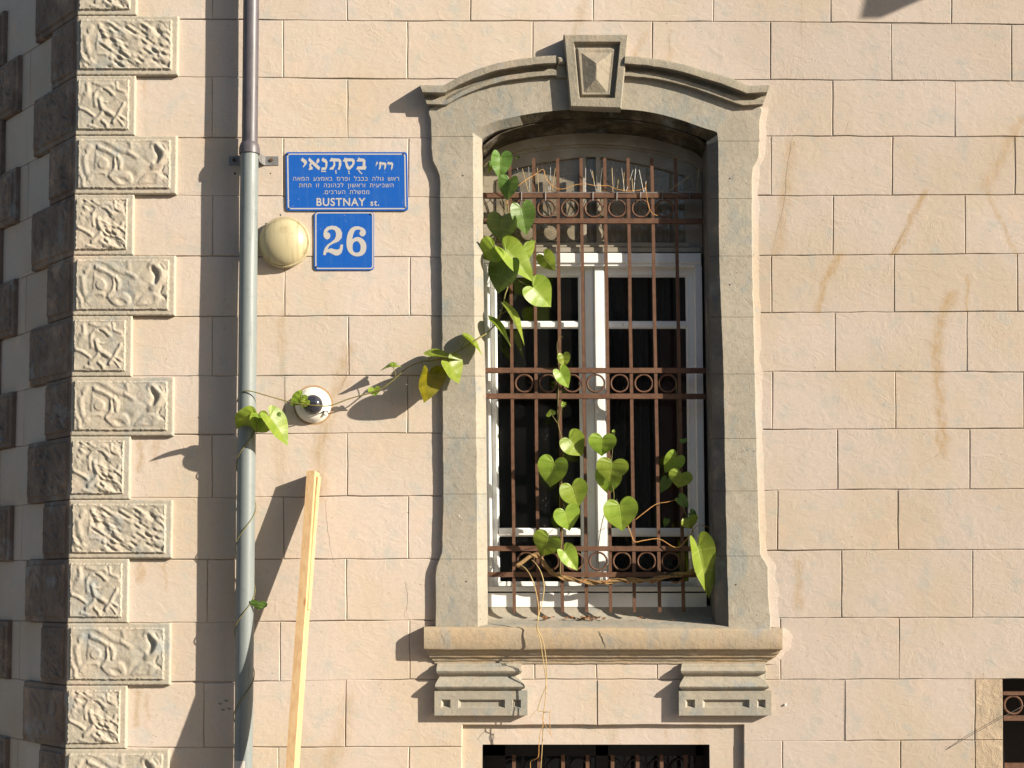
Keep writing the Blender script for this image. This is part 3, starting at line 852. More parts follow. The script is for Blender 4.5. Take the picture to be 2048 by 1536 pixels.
# broken lump left beside the keystone
autosmooth(MB().slab([(1103 + 12, 113), (1124, 114), (1130, 124), (1130, 126), (1116, 126)], -.07, .0, .008).obj('broken_moulding_piece', M_KEY, sur), 40)
autosmooth(MB().slab([(1112, 126), (1131, 126), (1134, 154), (1112, 155)], -.045, .0, .004).obj('broken_moulding_piece', M_KEY, sur), 40)
# keystone
def q2(pts, Y, Yref=-.078):
    r = [P(x, y, Yref) for x, y in pts]
    return [Vector((p.x, Y, p.z)) for p in r]
KO = [(1127, 68), (1257, 68), (1243, 217), (1140, 214)]
def inset(q, k):
    c = (sum(x for x, _ in q) / 4, sum(y for _, y in q) / 4)
    return [(x + (k if x < c[0] else -k), y + (k if y < c[1] else -k)) for x, y in q]
KR = [q2(KO, .27), q2(KO, -.070), q2(inset(KO, 2.5), -.078), q2([(1147, 83), (1241, 83), (1230, 196), (1158, 196)], -.078), q2([(1150, 86), (1238, 86), (1228, 193), (1160, 193)], -.050),
      q2([(1154, 91), (1232, 91), (1223, 190), (1162, 190)], -.050), q2([(1157, 97), (1228, 97), (1219, 187), (1165, 187)], -.064), q2([(1163, 103), (1224, 103), (1215, 183), (1168, 183)], -.062)]
ap = q2([(1192, 128), (1194, 128), (1193, 160), (1191, 160)], -.090)
m = MB(); m.loft(KR + [ap])
autosmooth(m.obj('keystone', M_KEY, sur), 20)
# fixing bolts in the stone
for x, y in [(926, 351), (1460, 357), (1460, 569), (933, 1163), (1472, 1169), (918, 1032)]:
    c = P(x, y, SF)
    MB().lathe(c, (0, -1, 0), [(0, .0035), (.002, .0035), (.0025, .002)], 8).obj('bolt', M_DARKMETAL if x != 918 else M_CAMW, sur)

# plaster lapped up against the right-hand edge of the stone
rings = []
for y in range(214, 1258, 8):
    x = interp(XOR, y); k = 9 + mnoise.noise(Vector((y * .03, 1, 1))) * 7 + (5 if 1120 < y else 0)
    a = P(x - 2, y, -.006); c = P(x + 2.5 + max(k, 3), y, 0)
    rings.append([Vector((a.x, .008, a.z)), a, Vector((c.x, -.0005, c.z)), Vector((c.x, .008, c.z))])
autosmooth(MB().loft(rings).obj('plaster_fillet', M_WALL, wall), 50)
rings = []
for y in range(1256, 1330, 6):
    x = interp([(1256, 1552), (1262, 1562), (1296, 1562), (1302, 1556), (1328, 1534)], y); k = 16 + mnoise.noise(Vector((y * .06, 3, 1))) * 8
    dep = -.009
    a = P(x - 4, y, dep); c = P(x + 4 + k, y, 0)
    rings.append([Vector((a.x, .008, a.z)), a, Vector((c.x, -.0005, c.z)), Vector((c.x, .008, c.z))])
autosmooth(MB().loft(rings).obj('plaster_fillet', M_WALL, wall), 50)

# sill
sill = empty('window_sill', (0, 0, 0), bld); sill.location = (0, 0, -GZ)
prof = [(1254, .012, 0, 0), (1255, -.055, 0, 0), (1257.5, -.070, 0, 0), (1261, -.076, 0, 0), (1278, -.077, 0, 0), (1295, -.076, 0, 0), (1298.5, -.072, 0, 0), (1300, -.052, 3, 3), (1304, -.048, 6, 6), (1308, -.042, 8, 8), (1309, -.034, 9, 10), (1314, -.030, 12, 14),
        (1315, -.019, 14, 18), (1321, -.014, 18, 26), (1322, -.008, 20, 28), (1327, -.007, 21, 29), (1329, .012, 21, 29)]
st = [848 + (1565 - 848) * k / 60 for k in range(61)]
rings = []
for k, x in enumerate(st):
    ring = []
    for y, Y, il, ir in prof:
        xx = x
        if k == 0: xx = 848 + il
        elif k == 60: xx = 1565 - ir
        xx = min(max(xx, 848 + il), 1565 - ir)
        nz = mnoise.noise(Vector((x * .03, y * .2, 4))) * 1.1 + mnoise.noise(Vector((x * .12, y * .2, 14))) * .6
        p = P(xx, y + nz + (0 if y > 1262 else (x - 1200) * .004), min(Y, 0)); p.y = Y
        ring.append(p)
    rings.append(ring)
autosmooth(MB().loft(rings).obj('sill_slab', M_SILL, sill), 40)
# sloping inner sill with its coved upstand
pr = [(1209, .245), (1213, .212), (1224, .205), (1232, .19), (1238, .165), (1241, .13), (1243.5, .09), (1250, .0), (1256, -.05)]
rings = []
for k in range(41):
    ring = []
    for y, Y in pr:
        xl, xr = (955, 1470) if Y > .012 else (905, 1490)
        x = xl + (xr - xl) * k / 40
        p = P(x, y + mnoise.noise(Vector((x * .05, Y * 8, 1))) * 1.2, Y)
        ring.append(p)
    ring.append(Vector((ring[-1].x, -.05, ring[-1].z - .03))); ring.append(Vector((ring[0].x, .245, ring[-1].z)))
    rings.append(ring)
autosmooth(MB().loft(rings).obj('inner_sill', M_STONE, sill), 40)

def corbel(xo, xe):
    c = empty('corbel', (0, 0, 0), sill)
    W = xe - xo
    pf = [(1326, .0, 6, 12), (1327, -.022, 6, 12), (1331, -.026, 5, 11), (1333, -.040, 5, 13), (1337, -.052, 4, 12), (1342, -.056, 4, 11), (1347, -.050, 5, 13), (1350, -.036, 9, 20), (1352, -.030, 11, 24),
          (1356, -.034, 9, 20), (1362, -.046, 5, 13), (1368, -.060, 2, 7), (1373, -.066, 1, 5), (1377, -.060, 2, 6), (1379.5, -.044, 6, 12), (1381, -.0435, 6, 12), (1381.5, .0, 6, 12)]
    rings = []
    for k in range(25):
        ring = []
        for y, Y, il, ir in pf:
            x0, x1 = xo + il, xe - ir
            p = P(x0 + (x1 - x0) * k / 24, y + mnoise.noise(Vector((k * .4 + xo, y * .1, 1))) * .6, min(Y, 0)); p.y = Y
            ring.append(p)
        rings.append(ring)
    autosmooth(MB().loft(rings).obj('moulding', M_STONE, c), 40)
    # fascia with three sunk panels
    xs = [xo, xo + 13, xo + 32, xo + 47, xo + 141, xo + 156, xo + 173, xe]
    ys = [1381.5, 1399, 1416, 1431]
    m = MB(); Y0 = -.045
    for i in range(len(xs) - 1):
        for j in range(3):
            q = [(xs[i], ys[j]), (xs[i + 1], ys[j]), (xs[i + 1], ys[j + 1]), (xs[i], ys[j + 1])]
            a = [P(x, y, Y0) for x, y in q]
            if j == 1 and i in (1, 3, 5):
                b = [Vector((p.x, Y0, p.z)) for p in a]
                cc = sum(a, Vector((0, 0, 0))) / 4
                if i == 3:
                    dx = min(.014, 1); fl = [Vector((p.x + (dx if p.x < cc.x else -dx), Y0 + .017, p.z + (-.008 if p.z > cc.z else .008))) for p in a]
                else:
                    fl = [Vector((p.x + (.012 if p.x < cc.x else -.012), Y0 + .02, p.z + (-.010 if p.z > cc.z else .010))) for p in a]
                m.add(b + fl, [(0, 1, 5, 4), (1, 2, 6, 5), (2, 3, 7, 6), (3, 0, 4, 7), (4, 5, 6, 7)])
            else:
                m.add(a, [(0, 1, 2, 3)])
    o = [P(x, y, Y0) for x, y in [(xs[0], ys[0]), (xs[-1], ys[0]), (xs[-1], ys[-1]), (xs[0], ys[-1])]]
    bk = [Vector((p.x, .01, p.z)) for p in o]
    m.add(o + bk, [(0, 1, 5, 4), (1, 2, 6, 5), (2, 3, 7, 6), (3, 0, 4, 7)])
    fa = m.obj('fascia', M_STONE, c)
corbel(869, 1055); corbel(1358, 1543)

# ------------------------------------------------------------------ main window (frame, casements, panes)
win = empty('window', (0, 0, 0), bld); win.location = (0, 0, -GZ)
def lx(x, y): return x + (y - 554) * .0115
def LQ(x0, y0, x1, y1): return [(lx(x0, y0), y0), (lx(x1, y0), y0), (lx(x1, y1), y1), (lx(x0, y1), y1)]
def part(name, quads, Y0, Y1, mat, parent, bev=.002):
    m = MB()
    for q in quads: m.slab(LQ(*q), Y0, Y1, bev)
    return m.obj(name, mat, parent)
AO = [(940, 360), (955, 335), (975, 316), (1006, 299), (1060, 287.5), (1120, 280), (1185, 277), (1255, 281), (1320, 291), (1370, 305), (1400, 322), (1425, 345)]
def ya(x, off): return interp(AO, x) + off
def arcband(name, x0, x1, o0, o1, Y0, Y1, mat, parent):
    n = 40; rings = []
    for k in range(n + 1):
        x = x0 + (x1 - x0) * k / n
        a = P(x, ya(x, o0), Y0); b = P(x, ya(x, o1), Y0)
        rings.append([Vector((a.x, Y1, a.z)), a, b, Vector((b.x, Y1, b.z))])
    return autosmooth(MB().loft(rings).obj(name, mat, parent), 40)
arcband('arched_head', 950, 1420, -14, 10, .205, .30, M_GREYPAINT, win)
arcband('arched_head', 952, 1418, 10.5, 16, .222, .30, M_GREYPAINT, win)
def arcfill(name, x0, x1, o0, yb, Y0, Y1, mat):      # arch-topped infill down to a line yb(x)
    pass
# fanlight sash: arched top rail whose lower edge is flatter
GT = [(985, 372), (1000, 352), (1024, 338), (1079, 326), (1149, 315), (1187, 313), (1213, 315), (1309, 333), (1368, 350), (1390, 366)]
rings = []
for k in range(41):
    x = 968 + (1400 - 968) * k / 40
    a = P(x, ya(x, 15), .232); b = P(x, max(interp(GT, x), ya(x, 20)), .232)
    rings.append([Vector((a.x, .28, a.z)), a, b, Vector((b.x, .28, b.z))])
autosmooth(MB().loft(rings).obj('fanlight_rail', M_GREYPAINT, win), 40)
part('fanlight_stile', [(962, 300, 992, 508)], .2335, .28, M_GREYPAINT, win)
part('fanlight_stile', [(1372, 300, 1406, 508)], .2335, .28, M_GREYPAINT, win)
part('fanlight_mullion', [(1166, 312, 1174, 486)], .228, .275, M_GREYPAINT, win)
part('fanlight_mullion', [(1194, 312, 1204, 486)], .228, .275, M_GREYPAINT, win)
part('fanlight_rail', [(985, 485, 1380, 494)], .226, .28, M_GREYPAINT, win)
part('fanlight_rail', [(968, 494.5, 1402, 504)], .216, .28, M_GREYPAINT, win)
for x0, x1 in ((990, 1168), (1172, 1196), (1202, 1375)):
    q = [(lx(x0, 330), 316), (lx(x1, 330), 316), (lx(x1, 486), 488), (lx(x0, 486), 488)]
    if x0 == 990: q = [(990, 350), (1030, 333), (1100, 321), (1168, 312), (1168, 488), (990, 488)]
    if x0 == 1202: q = [(1202, 311), (1290, 326), (1375, 352), (1375, 488), (1202, 488)]
    MB().slab(q, .250, .254).obj('pane', M_DUSTY, win)
part('transom', [(966, 506, 1403, 526)], .205, .30, M_WHITE, win, .003)
part('transom', [(966, 526.5, 1403, 532)], .215, .30, M_WHITE, win, .001)
part('jamb', [(966, 532, 978.5, 1178)], .212, .30, M_WHITE, win)
part('jamb', [(1390, 532, 1404, 1178)], .212, .30, M_WHITE, win)
def casement(x0, x1, g0, g1):
    c = empty('casement', (0, 0, 0), win)
    part('stile', [(x0, 533, g0 - 2.5, 1172)], .256, .30, M_WHITE, c)
    part('stile', [(g1 + 2.5, 533, x1, 1172)], .256, .30, M_WHITE, c)
    part('rail', [(g0 - 2.5, 533, g1 + 2.5, 550)], .258, .30, M_WHITE, c)
    part('rail', [(g0 - 2.5, 1163, g1 + 2.5, 1172)], .258, .30, M_WHITE, c)
    part('glazing_bar', [(g0 - 2, 644, g1 + 2, 655)], .261, .292, M_WHITE, c, .004)
    part('glazing_bar', [(g0 - 2, 1058, g1 + 2, 1071)], .261, .292, M_WHITE, c, .004)
    for a, b in ((554, 642), (657, 1056), (1073, 1163)):
        # putty bead, then pane
        m = MB()
        for q in ((g0 - 3, a - 4, g1 + 3, a), (g0 - 3, b, g1 + 3, b + 3.5), (g0 - 3, a, g0, b), (g1, a, g1 + 3, b)):
            m.slab(LQ(*q), .268, .288, .003)
        m.obj('putty_bead', M_WHITE, c)
        MB().slab(LQ(g0 - 1, a - 1, g1 + 1, b + 1), .278, .282).obj('pane', M_GLASS, c)
casement(979, 1169, 993, 1156)
casement(1208, 1389.5, 1215, 1371)
part('meeting_stile', [(1169.5, 533, 1187, 1172)], .250, .32, M_WHITE, win, .003)
part('meeting_stile', [(1187.5, 533, 1207.5, 1172)], .238, .32, M_WHITE, win, .005)
part('bottom_rail', [(966, 1172.5, 1404, 1183)], .205, .30, M_WHITE, win, .004)
part('bottom_board', [(966, 1186, 1406, 1214)], .208, .30, M_WHITE, win, .001)
part('bottom_gap', [(966, 1182, 1404, 1187)], .235, .29, M_BLACK, win, .0)
# plastered reveals behind the stone, either side of the frame
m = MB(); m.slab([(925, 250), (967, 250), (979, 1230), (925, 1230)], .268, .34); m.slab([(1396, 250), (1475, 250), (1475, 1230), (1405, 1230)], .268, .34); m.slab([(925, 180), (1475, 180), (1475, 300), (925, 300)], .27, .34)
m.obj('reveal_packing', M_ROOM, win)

# the dark room behind, with a curtain
room = empty('room', (0, 0, 0), bld); room.location = (0, 0, -GZ)
a = P(860, 150); b = P(1560, 1255)
m = MB()
x0, x1, z0, z1, y0, y1 = a.x, b.x, b.z, a.z, .342, 2.6
m.add([(x0, y0, z0), (x1, y0, z0), (x1, y1, z0), (x0, y1, z0), (x0, y0, z1), (x1, y0, z1), (x1, y1, z1), (x0, y1, z1)], [(0, 1, 2, 3), (4, 5, 6, 7), (1, 2, 6, 5), (2, 3, 7, 6), (3, 0, 4, 7)])
m.obj('room_lining', M_ROOM, room)
pts = []
for k in range(121):
    x = P(1175 + 245 * k / 120, 800, .42).x
    pts.append((x, .42 + .022 * math.sin(k * .84) + .01 * math.sin(k * .31)))
zt2, zb2 = P(1200, 320, .42).z, P(1200, 1260, .42).z
m = MB(); m.add([(x, y, zt2) for x, y in pts] + [(x, y, zb2) for x, y in pts], [(i, i + 1, 122 + i, 121 + i) for i in range(120)])
m.obj('curtain', M_CURTAIN, room, True)
part('hanging_cloth', [(1318, 640, 1385, 1120)], .375, .385, M_RED, room)

# ------------------------------------------------------------------ iron grille
gr = tag(empty('window_grille', P(1190, 1224, .14)), 'rusty iron grille of thin bars and three rows of rings over the arched window', 'window grille')
GY = .135
barx = [1019.6, 1067.3, 1115, 1162, 1209.3, 1256, 1303.5, 1350.5]
barb = [1029, 1077, 1125, 1173.6, 1221.6, 1269.2, 1319.5, 1367.3]
for k, (a, b) in enumerate(zip(barx, barb)):
    p, q = P(a, 317, GY), P(b, 1224.4, GY)
    n = 14; rings = []
    for i in range(n + 1):
        c = p.lerp(q, i / n) + Vector((mnoise.noise(Vector((k * 3.1, i * .5, 0))) * .0018, 0, 0))
        h = .0082
        rings.append([c + Vector((sx * h, sy * h, 0)) for sx, sy in ((-1, -1), (1, -1), (1, 1), (-1, 1))])
    MB().loft(rings).obj('bar', M_RUST, gr)
rails = [(391.5, 966, 1404), (442.5, 966, 1405), (741, 971, 1411), (792.5, 972, 1411), (1097, 976, 1419), (1149, 976, 1420)]
for y, a, b in rails:
    p, q = P(a, y, GY), P(b, y + .5, GY)
    n = 30; rings = []
    for i in range(n + 1):
        c = p.lerp(q, i / n)
        hz = .0128 + mnoise.noise(Vector((i * .8, y, 0))) * .0008
        rings.append([c + Vector((0, sy * .0125, sz * hz)) for sy, sz in ((-1, -1), (-1, 1), (1, 1), (1, -1))])
    MB().loft(rings).obj('rail', M_RUST, gr)
for yc, top in ((417, 0), (766.7, 0), (1122.5, 0)):
    for a, b, a2, b2 in zip(barx, barb, barx[1:], barb[1:]):
        f = (yc - 317) / 907
        xc = ((a + (b - a) * f) + (a2 + (b2 - a2) * f)) / 2
        c = P(xc, yc, GY)
        Rr = .0445
        pts = [c + Vector((Rr * math.cos(t * math.pi / 20), 0, Rr * math.sin(t * math.pi / 20))) for t in range(41)]
        MB().tube(pts, .0052, 8, False).obj('ring', M_RUST, gr, True)

# ------------------------------------------------------------------ bird spikes tied to the top rail
sp = tag(empty('bird_spikes', P(1180, 388, .12)), 'thin wire bird spikes tied along the top rail of the window grille', 'bird spikes')
W1 = [(870, 405, 945, 690), (947, 385, 960, 690), (808, 395, 822, 440), (1050, 395, 1068, 690), (1188, 480, 1190, 690), (1210, 390, 1205, 690), (1268, 400, 1225, 690), (1632, 395, 1632, 690), (1690, 415, 1765, 690), (1712, 430, 1755, 690), (1765, 490, 1768, 690), (1832, 398, 1795, 690), (1950, 395, 1960, 690)]
W2 = [(265, 398, 275, 690), (380, 400, 415, 680), (410, 450, 400, 680), (518, 420, 435, 680), (550, 400, 525, 690), (505, 520, 515, 680), (590, 420, 645, 685), (693, 390, 660, 680), (1205, 490, 960, 665), (1235, 625, 970, 680), (1225, 450, 1280, 685), (1310, 400, 1290, 680), (1215, 460, 1260, 690), (960, 690, 1240, 745), (340, 540, 330, 640), (290, 500, 283, 640)]
allw = [(900 + a / 6.02, 270 + b / 6.02, 900 + c / 6.02, 270 + d / 6.02) for a, b, c, d in W1] + [(1180 + a / 6.02, 270 + b / 6.02, 1180 + c / 6.02, 270 + d / 6.02) for a, b, c, d in W2]
for k, (a, b, c, d) in enumerate(allw):
    y0 = .125 + R.uniform(-.03, .03)
    MB().tube([P(c, d, .125), P((a + c) / 2, (b + d) / 2, (y0 + .125) / 2 + .003), P(a, b, y0)], .0016, 5).obj('spike', M_TWIG if k % 3 == 0 else M_STEEL, sp)
for x in (1043, 1091, 1185.7, 1233.6, 1281, 1325, 1379):
    c0 = P(x, 401, .118); c1 = P(x, 384, .118)
    MB().tube([c1 + Vector((0, .012, .002)), c1, c0, c0 + Vector((0, .012, -.002))], .0022, 6).obj('zip_tie', M_STEEL, sp)
MB().slab([(1010, 384), (1395, 384), (1395, 386), (1010, 386)], .125, .14).obj('spike_strip', M_STEEL, sp)

# ------------------------------------------------------------------ lower window
low = empty('lower_window', (0, 0, 0), bld); low.location = (0, 0, -GZ)
a = P(965, 1489, .03); b = P(1420, 1900, .03)
m = MB()
m.add([(a.x, .03, b.z), (b.x, .03, b.z), (b.x, .34, b.z), (a.x, .34, b.z), (a.x, .03, a.z), (b.x, .03, a.z), (b.x, .34, a.z), (a.x, .34, a.z)], [(4, 5, 6, 7), (1, 2, 6, 5), (3, 0, 4, 7), (0, 1, 2, 3)])
m.obj('reveal', M_DARKWOOD, low)
part('frame', [(950, 1470, 1440, 1512), (950, 1470, 1000, 1700), (1380, 1470, 1440, 1700), (1180, 1490, 1206, 1700)], .26, .34, M_DARKWOOD, low)
part('pane', [(990, 1500, 1190, 1700)], .30, .304, M_GLASS, low, 0)
part('pane', [(1200, 1500, 1400, 1700)], .30, .304, M_GLASS, low, 0)
m = MB()
for x0, x1 in ((1000, 1180), (1206, 1380)):
    n = 4; w = (x1 - x0) / n
    for k in range(n):
        cx = x0 + (k + .5) * w
        pts = [P(cx + w * .45 * math.cos(t * math.pi / 10), 1545 - w * .62 * math.sin(t * math.pi / 10), .285) for t in range(11)]
        m.tube(pts, .005, 6)
        m.tube([P(cx + w * .5, 1512, .285), P(cx + w * .5, 1700, .285)], .004, 6)
m.obj('scrolled_tracery', M_DARKMETAL, low)
m = MB(); m.box((a.x, .36, b.z), (b.x, .40, a.z)); m.obj('dark_backing', M_CURTAIN, low)  # dark sheet stands in for the deep dark interior behind the panes
g2 = tag(empty('lower_grille', P(1190, 1640, .16)), 'row of rusty upright bars in the dark basement window at the bottom edge', 'window grille')
for x in (1028, 1078, 1126, 1175, 1225, 1275, 1323, 1371):
    p, q = P(x, 1509, .15), P(x, 1720, .15)
    h = .009
    MB().loft([[c + Vector((sx * h, sy * h, 0)) for sx, sy in ((-1, -1), (1, -1), (1, 1), (-1, 1))] for c in (p, q)]).obj('bar', M_RUST, g2)
p, q = P(950, 1600, .15), P(1440, 1600, .15)
MB().tube([p, q], .012, 4).obj('rail', M_RUST, g2)

# side window at the right edge
rw = empty('side_window', (0, 0, 0), bld); rw.location = (0, 0, -GZ)
a = P(2006, 1358, 0); b = P(2300, 1900, 0)
m = MB()
m.add([(a.x, .0, b.z), (b.x, .0, b.z), (b.x, .6, b.z), (a.x, .6, b.z), (a.x, .0, a.z), (b.x, .0, a.z), (b.x, .6, a.z), (a.x, .6, a.z)], [(4, 5, 6, 7), (1, 2, 6, 5), (3, 0, 4, 7), (0, 1, 2, 3), (2, 3, 7, 6)])
m.obj('reveal', M_CURTAIN, rw)
g3 = tag(empty('side_grille', P(2040, 1440, .05)), 'iron rails and a ring in the dark opening at the bottom right corner', 'window grille')
for y0, y1 in ((1383, 1390), (1431, 1441), (1526, 1536)):
    p = P(2000, (y0 + y1) / 2, .06); q = P(2250, (y0 + y1) / 2, .06)
    h = (y1 - y0) * M / 2
    MB().loft([[c + Vector((0, sy * .012, sz * h)) for sy, sz in ((-1, -1), (-1, 1), (1, 1), (1, -1))] for c in (p, q)]).obj('rail', M_RUST, g3)
for xc in (2026, 2072):
    c = P(xc, 1410, .06)
    MB().tube([c + Vector((.044 * math.cos(t * math.pi / 20), 0, .044 * math.sin(t * math.pi / 20))) for t in range(41)], .006, 8, False).obj('ring', M_RUST, g3, True)

# ------------------------------------------------------------------ balcony bracket above the frame whose shadow falls on the top right
m = MB()
EY = -1.15
def sh(px, py, e):                      # where the thing casting onto wall point (px, py) hangs, e metres out
    p = P(px, py); k = e / SUNV.y
    return p - SUNV * k
A = sh(1741, 28, 1.1); B = sh(1718, 38, 1.15); Cc = sh(1760, 37, 1.15); D = sh(1842, 0, 1.15); E_ = sh(1742, -60, 1.1); F_ = sh(1960, -60, 1.15)
ring0 = [A, B, Cc, D, F_, E_]
ring1 = [v + Vector((0, .05, 0)) - Vector((0, 0, 0)) for v in ring0]
bal = tag(empty('balcony', (A.x + .3, 0, A.z + .5)), 'stone balcony corner above the wall that casts the shadow at top right', 'balcony')
m.loft([ring0, ring1]).obj('corner_bracket', M_STONE, bal)
xw, zw = E_.x, E_.z
MB().box((xw + .02, -1.15, zw), (xw + 2.2, .0, zw + .12)).obj('slab', M_STONE, bal)

# ------------------------------------------------------------------ downpipe
pip = tag(empty('downpipe', P(497, 1536, -.085)), 'grey plastic downpipe with a darker upper length clamped to the wall', 'downpipe')
PX = P(498, 400, -.085).x; PY = -.085
rl, rd = .0450, .0395
zj = P(498, 300, PY).z
MB().lathe((PX, PY, GZ), (0, 0, 1), [(0, rl), (zj - GZ + .01, rl), (zj - GZ + .012, rl - .004)], 40).obj('lower_pipe', M_PIPE_L, pip)
autosmooth(bpy.data.objects[pip.children[-1].name], 40)
PXd = PX + .001
o = MB().lathe((PXd, PY, zj - .02), (0, 0, 1), [(0, rd), (P(498, -500, PY).z - zj, rd)], 40).obj('upper_pipe', M_PIPE_D, pip); autosmooth(o, 40)
zc0, zc1 = P(498, 309, PY).z, P(498, 286, PY).z
o = MB().lathe((PX, PY, 0), (0, 0, 1), [(zc0, rl + .003), (zc0 + .001, rl + .007), (zc0 + (zc1 - zc0) * .55, rl + .0065), (zc1 - .008, rl + .001), (zc1, rl - .003), (zc1 + .001, rd)], 40).obj('collar', M_PIPE_D, pip); autosmooth(o, 40)
# clamp ears
br = empty('bracket', P(498, 320, -.01), pip); br.location = Vector(P(498, 320, -.01)) - world_loc(pip)
zz = P(498, 320, -.02).z
m = MB()
for s_, xa in ((-1, 458), (1, 557)):
    xw = P(xa, 320, -.004).x
    pts = [(xw, -.004), (PX + s_ * (rl + .022), -.006), (PX + s_ * (rl + .010), -.03), (PX + s_ * (rl + .003), PY)]
    h = .0235
    rings = [[Vector((x, y, zz - h)), Vector((x, y, zz + h)), Vector((x + .0, y + .004, zz + h)), Vector((x, y + .004, zz - h))] for x, y in pts]
    m.loft(rings)
m.obj('strap', M_STEEL, br)
for x, mt in ((468, M_RUST), (543, M_RUST)):
    c = P(x, 320, -.006)
    MB().lathe(c, (0, -1, 0), [(0, .009), (.006, .009), (.0065, .006)], 6).obj('bolt', mt, br)
# torn label at the foot
pts = []
o = MB()
zl0, zl1 = P(478, 1560, PY).z, P(478, 1520, PY).z
rings = []
for k in range(13):
    a = math.radians(-178 + k * 9)
    rings.append([(PX + (rl + .0006) * math.cos(a), PY + (rl + .0006) * math.sin(a), z) for z in (zl0, zl1)])
m = MB(); n = len(rings); V = [p for r_ in rings for p in r_]
m.add(V, [(2 * i, 2 * i + 1, 2 * i + 3, 2 * i + 2) for i in range(n - 1)]); m.obj('label', M_SIGNW, pip)

# plugged holes in the wall
def dot(x, y, r_, mat, label, name='wall_plug', Y=0.0, group=None):
    c = P(x, y, Y)
    o = MB().lathe(c + Vector((0, .002, 0)), (0, -1, 0), [(0, r_), (.003, r_), (.0035, r_ * .6)], 10).obj(name, mat)
    tag(o, label, 'wall plug', group)
dot(470, 347, .0058, M_BLACK, 'small dark plugged hole under the left ear of the pipe clamp')
dot(541, 347, .0052, M_DARKMETAL, 'small grey plugged hole under the right ear of the pipe clamp')
# white plug standing out right of the right corbel
c = P(1570, 1409, 0)
tag(MB().lathe(c + Vector((-.002, .004, 0)), (.3, -1, 0), [(0, .0045), (.012, .005), (.013, .004)], 10).obj('wall_plug', M_CAMW), 'white plastic plug sticking out of the wall beside the right corbel', 'wall plug')

# ------------------------------------------------------------------ signs
def rounded(x0, y0, x1, y1, r_, n=5, sk=0):
    pts = []
    for cx, cy, a0 in ((x1 - r_, y0 + r_, -90), (x1 - r_, y1 - r_, 0), (x0 + r_, y1 - r_, 90), (x0 + r_, y0 + r_, 180)):
        for k in range(n + 1):
            a = math.radians(a0 + 90 * k / n)
            x, y = cx + r_ * math.cos(a), cy + r_ * math.sin(a)
            pts.append((x + sk * (y - y0), y))
    return pts
def border(outer, inner, Y, mat, parent, name='border_line'):
    a = [P(x, y, Y) for x, y in outer]; b = [P(x, y, Y) for x, y in inner]
    n = len(a)
    return MB().add(a + b, [(i, (i + 1) % n, n + (i + 1) % n, n + i) for i in range(n)]).obj(name, mat, parent)
def curve_shape(name, loops, Y, mat, parent, tf, smooth=False, thick=.0004):
    cu = bpy.data.curves.new(name, 'CURVE'); cu.dimensions = '2D'; cu.fill_mode = 'BOTH'; cu.extrude = thick / 2
    for lp in loops:
        if smooth: lp = [(v.x, v.y) for v in catmull([(a, b, 0) for a, b in lp], 5, True)]
        s = cu.splines.new('POLY'); s.points.add(len(lp) - 1); s.use_cyclic_u = True
        for pt, (x, y) in zip(s.points, lp):
            q = tf(x, y); w = P(q[0], q[1], Y)
            pt.co = (w.x, w.z, 0, 1)
    tmp = bpy.data.objects.new(name, cu); COL.objects.link(tmp)
    dg = bpy.context.evaluated_depsgraph_get()
    me = bpy.data.meshes.new_from_object(tmp.evaluated_get(dg))
    bpy.data.objects.remove(tmp); bpy.data.curves.remove(cu)
    vs = [Vector((v.co.x, Y - v.co.z, v.co.y)) for v in me.vertices]
    fs = [tuple(p.vertices) for p in me.polygons]
    bpy.data.meshes.remove(me)
    return mesh_obj(name, vs, fs, mat, parent)
def text_shape(name, body, box, Y, mat, parent, hfrac=None, off=.018, sw=1.0, sc=1.0):
    """lettering fitted to a px box (x0, y0, x1, y1)"""
    cu = bpy.data.curves.new(name, 'FONT'); cu.body = body; cu.offset = off; cu.space_word = sw; cu.space_character = sc
    tmp = bpy.data.objects.new(name, cu); COL.objects.link(tmp)
    dg = bpy.context.evaluated_depsgraph_get()
    me = bpy.data.meshes.new_from_object(tmp.evaluated_get(dg))
    bpy.data.objects.remove(tmp); bpy.data.curves.remove(cu)
    xs = [v.co.x for v in me.vertices]; ys = [v.co.y for v in me.vertices]
    x0, x1, y0, y1 = min(xs), max(xs), min(ys), max(ys)
    if hfrac: y0, y1 = hfrac
    vs = []
    for v in me.vertices:
        fx = (v.co.x - x0) / (x1 - x0); fy = (v.co.y - y0) / (y1 - y0)
        vs.append(P(box[0] + fx * (box[2] - box[0]), box[3] - fy * (box[3] - box[1]), Y))
    fs = [tuple(p.vertices) for p in me.polygons]
    bpy.data.meshes.remove(me)
    return mesh_obj(name, vs, fs, mat, parent)
def plate(outer, Yf, Yb, mat, parent, name):
    o = MB().slab(outer, Yf, Yb, .0008).obj(name, mat, parent); return o
ss = tag(empty('street_sign', P(693, 422, -.006)), 'wide blue street name sign with Hebrew lettering and BUSTNAY st. above the number plate', 'sign')
SY = -.008
plate(rounded(571, 304, 814.5, 421.5, 6, 5, .014), SY, -.001, M_SIGN, ss, 'plate')
border(rounded(574, 307, 811, 418.5, 5.5, 5, .014), rounded(576.6, 309.4, 808.4, 416, 4, 5, .014), SY - .0004, M_SIGNW, ss)
tf = lambda x, y: (570 + x / 8.192, 300 + y / 8.192)
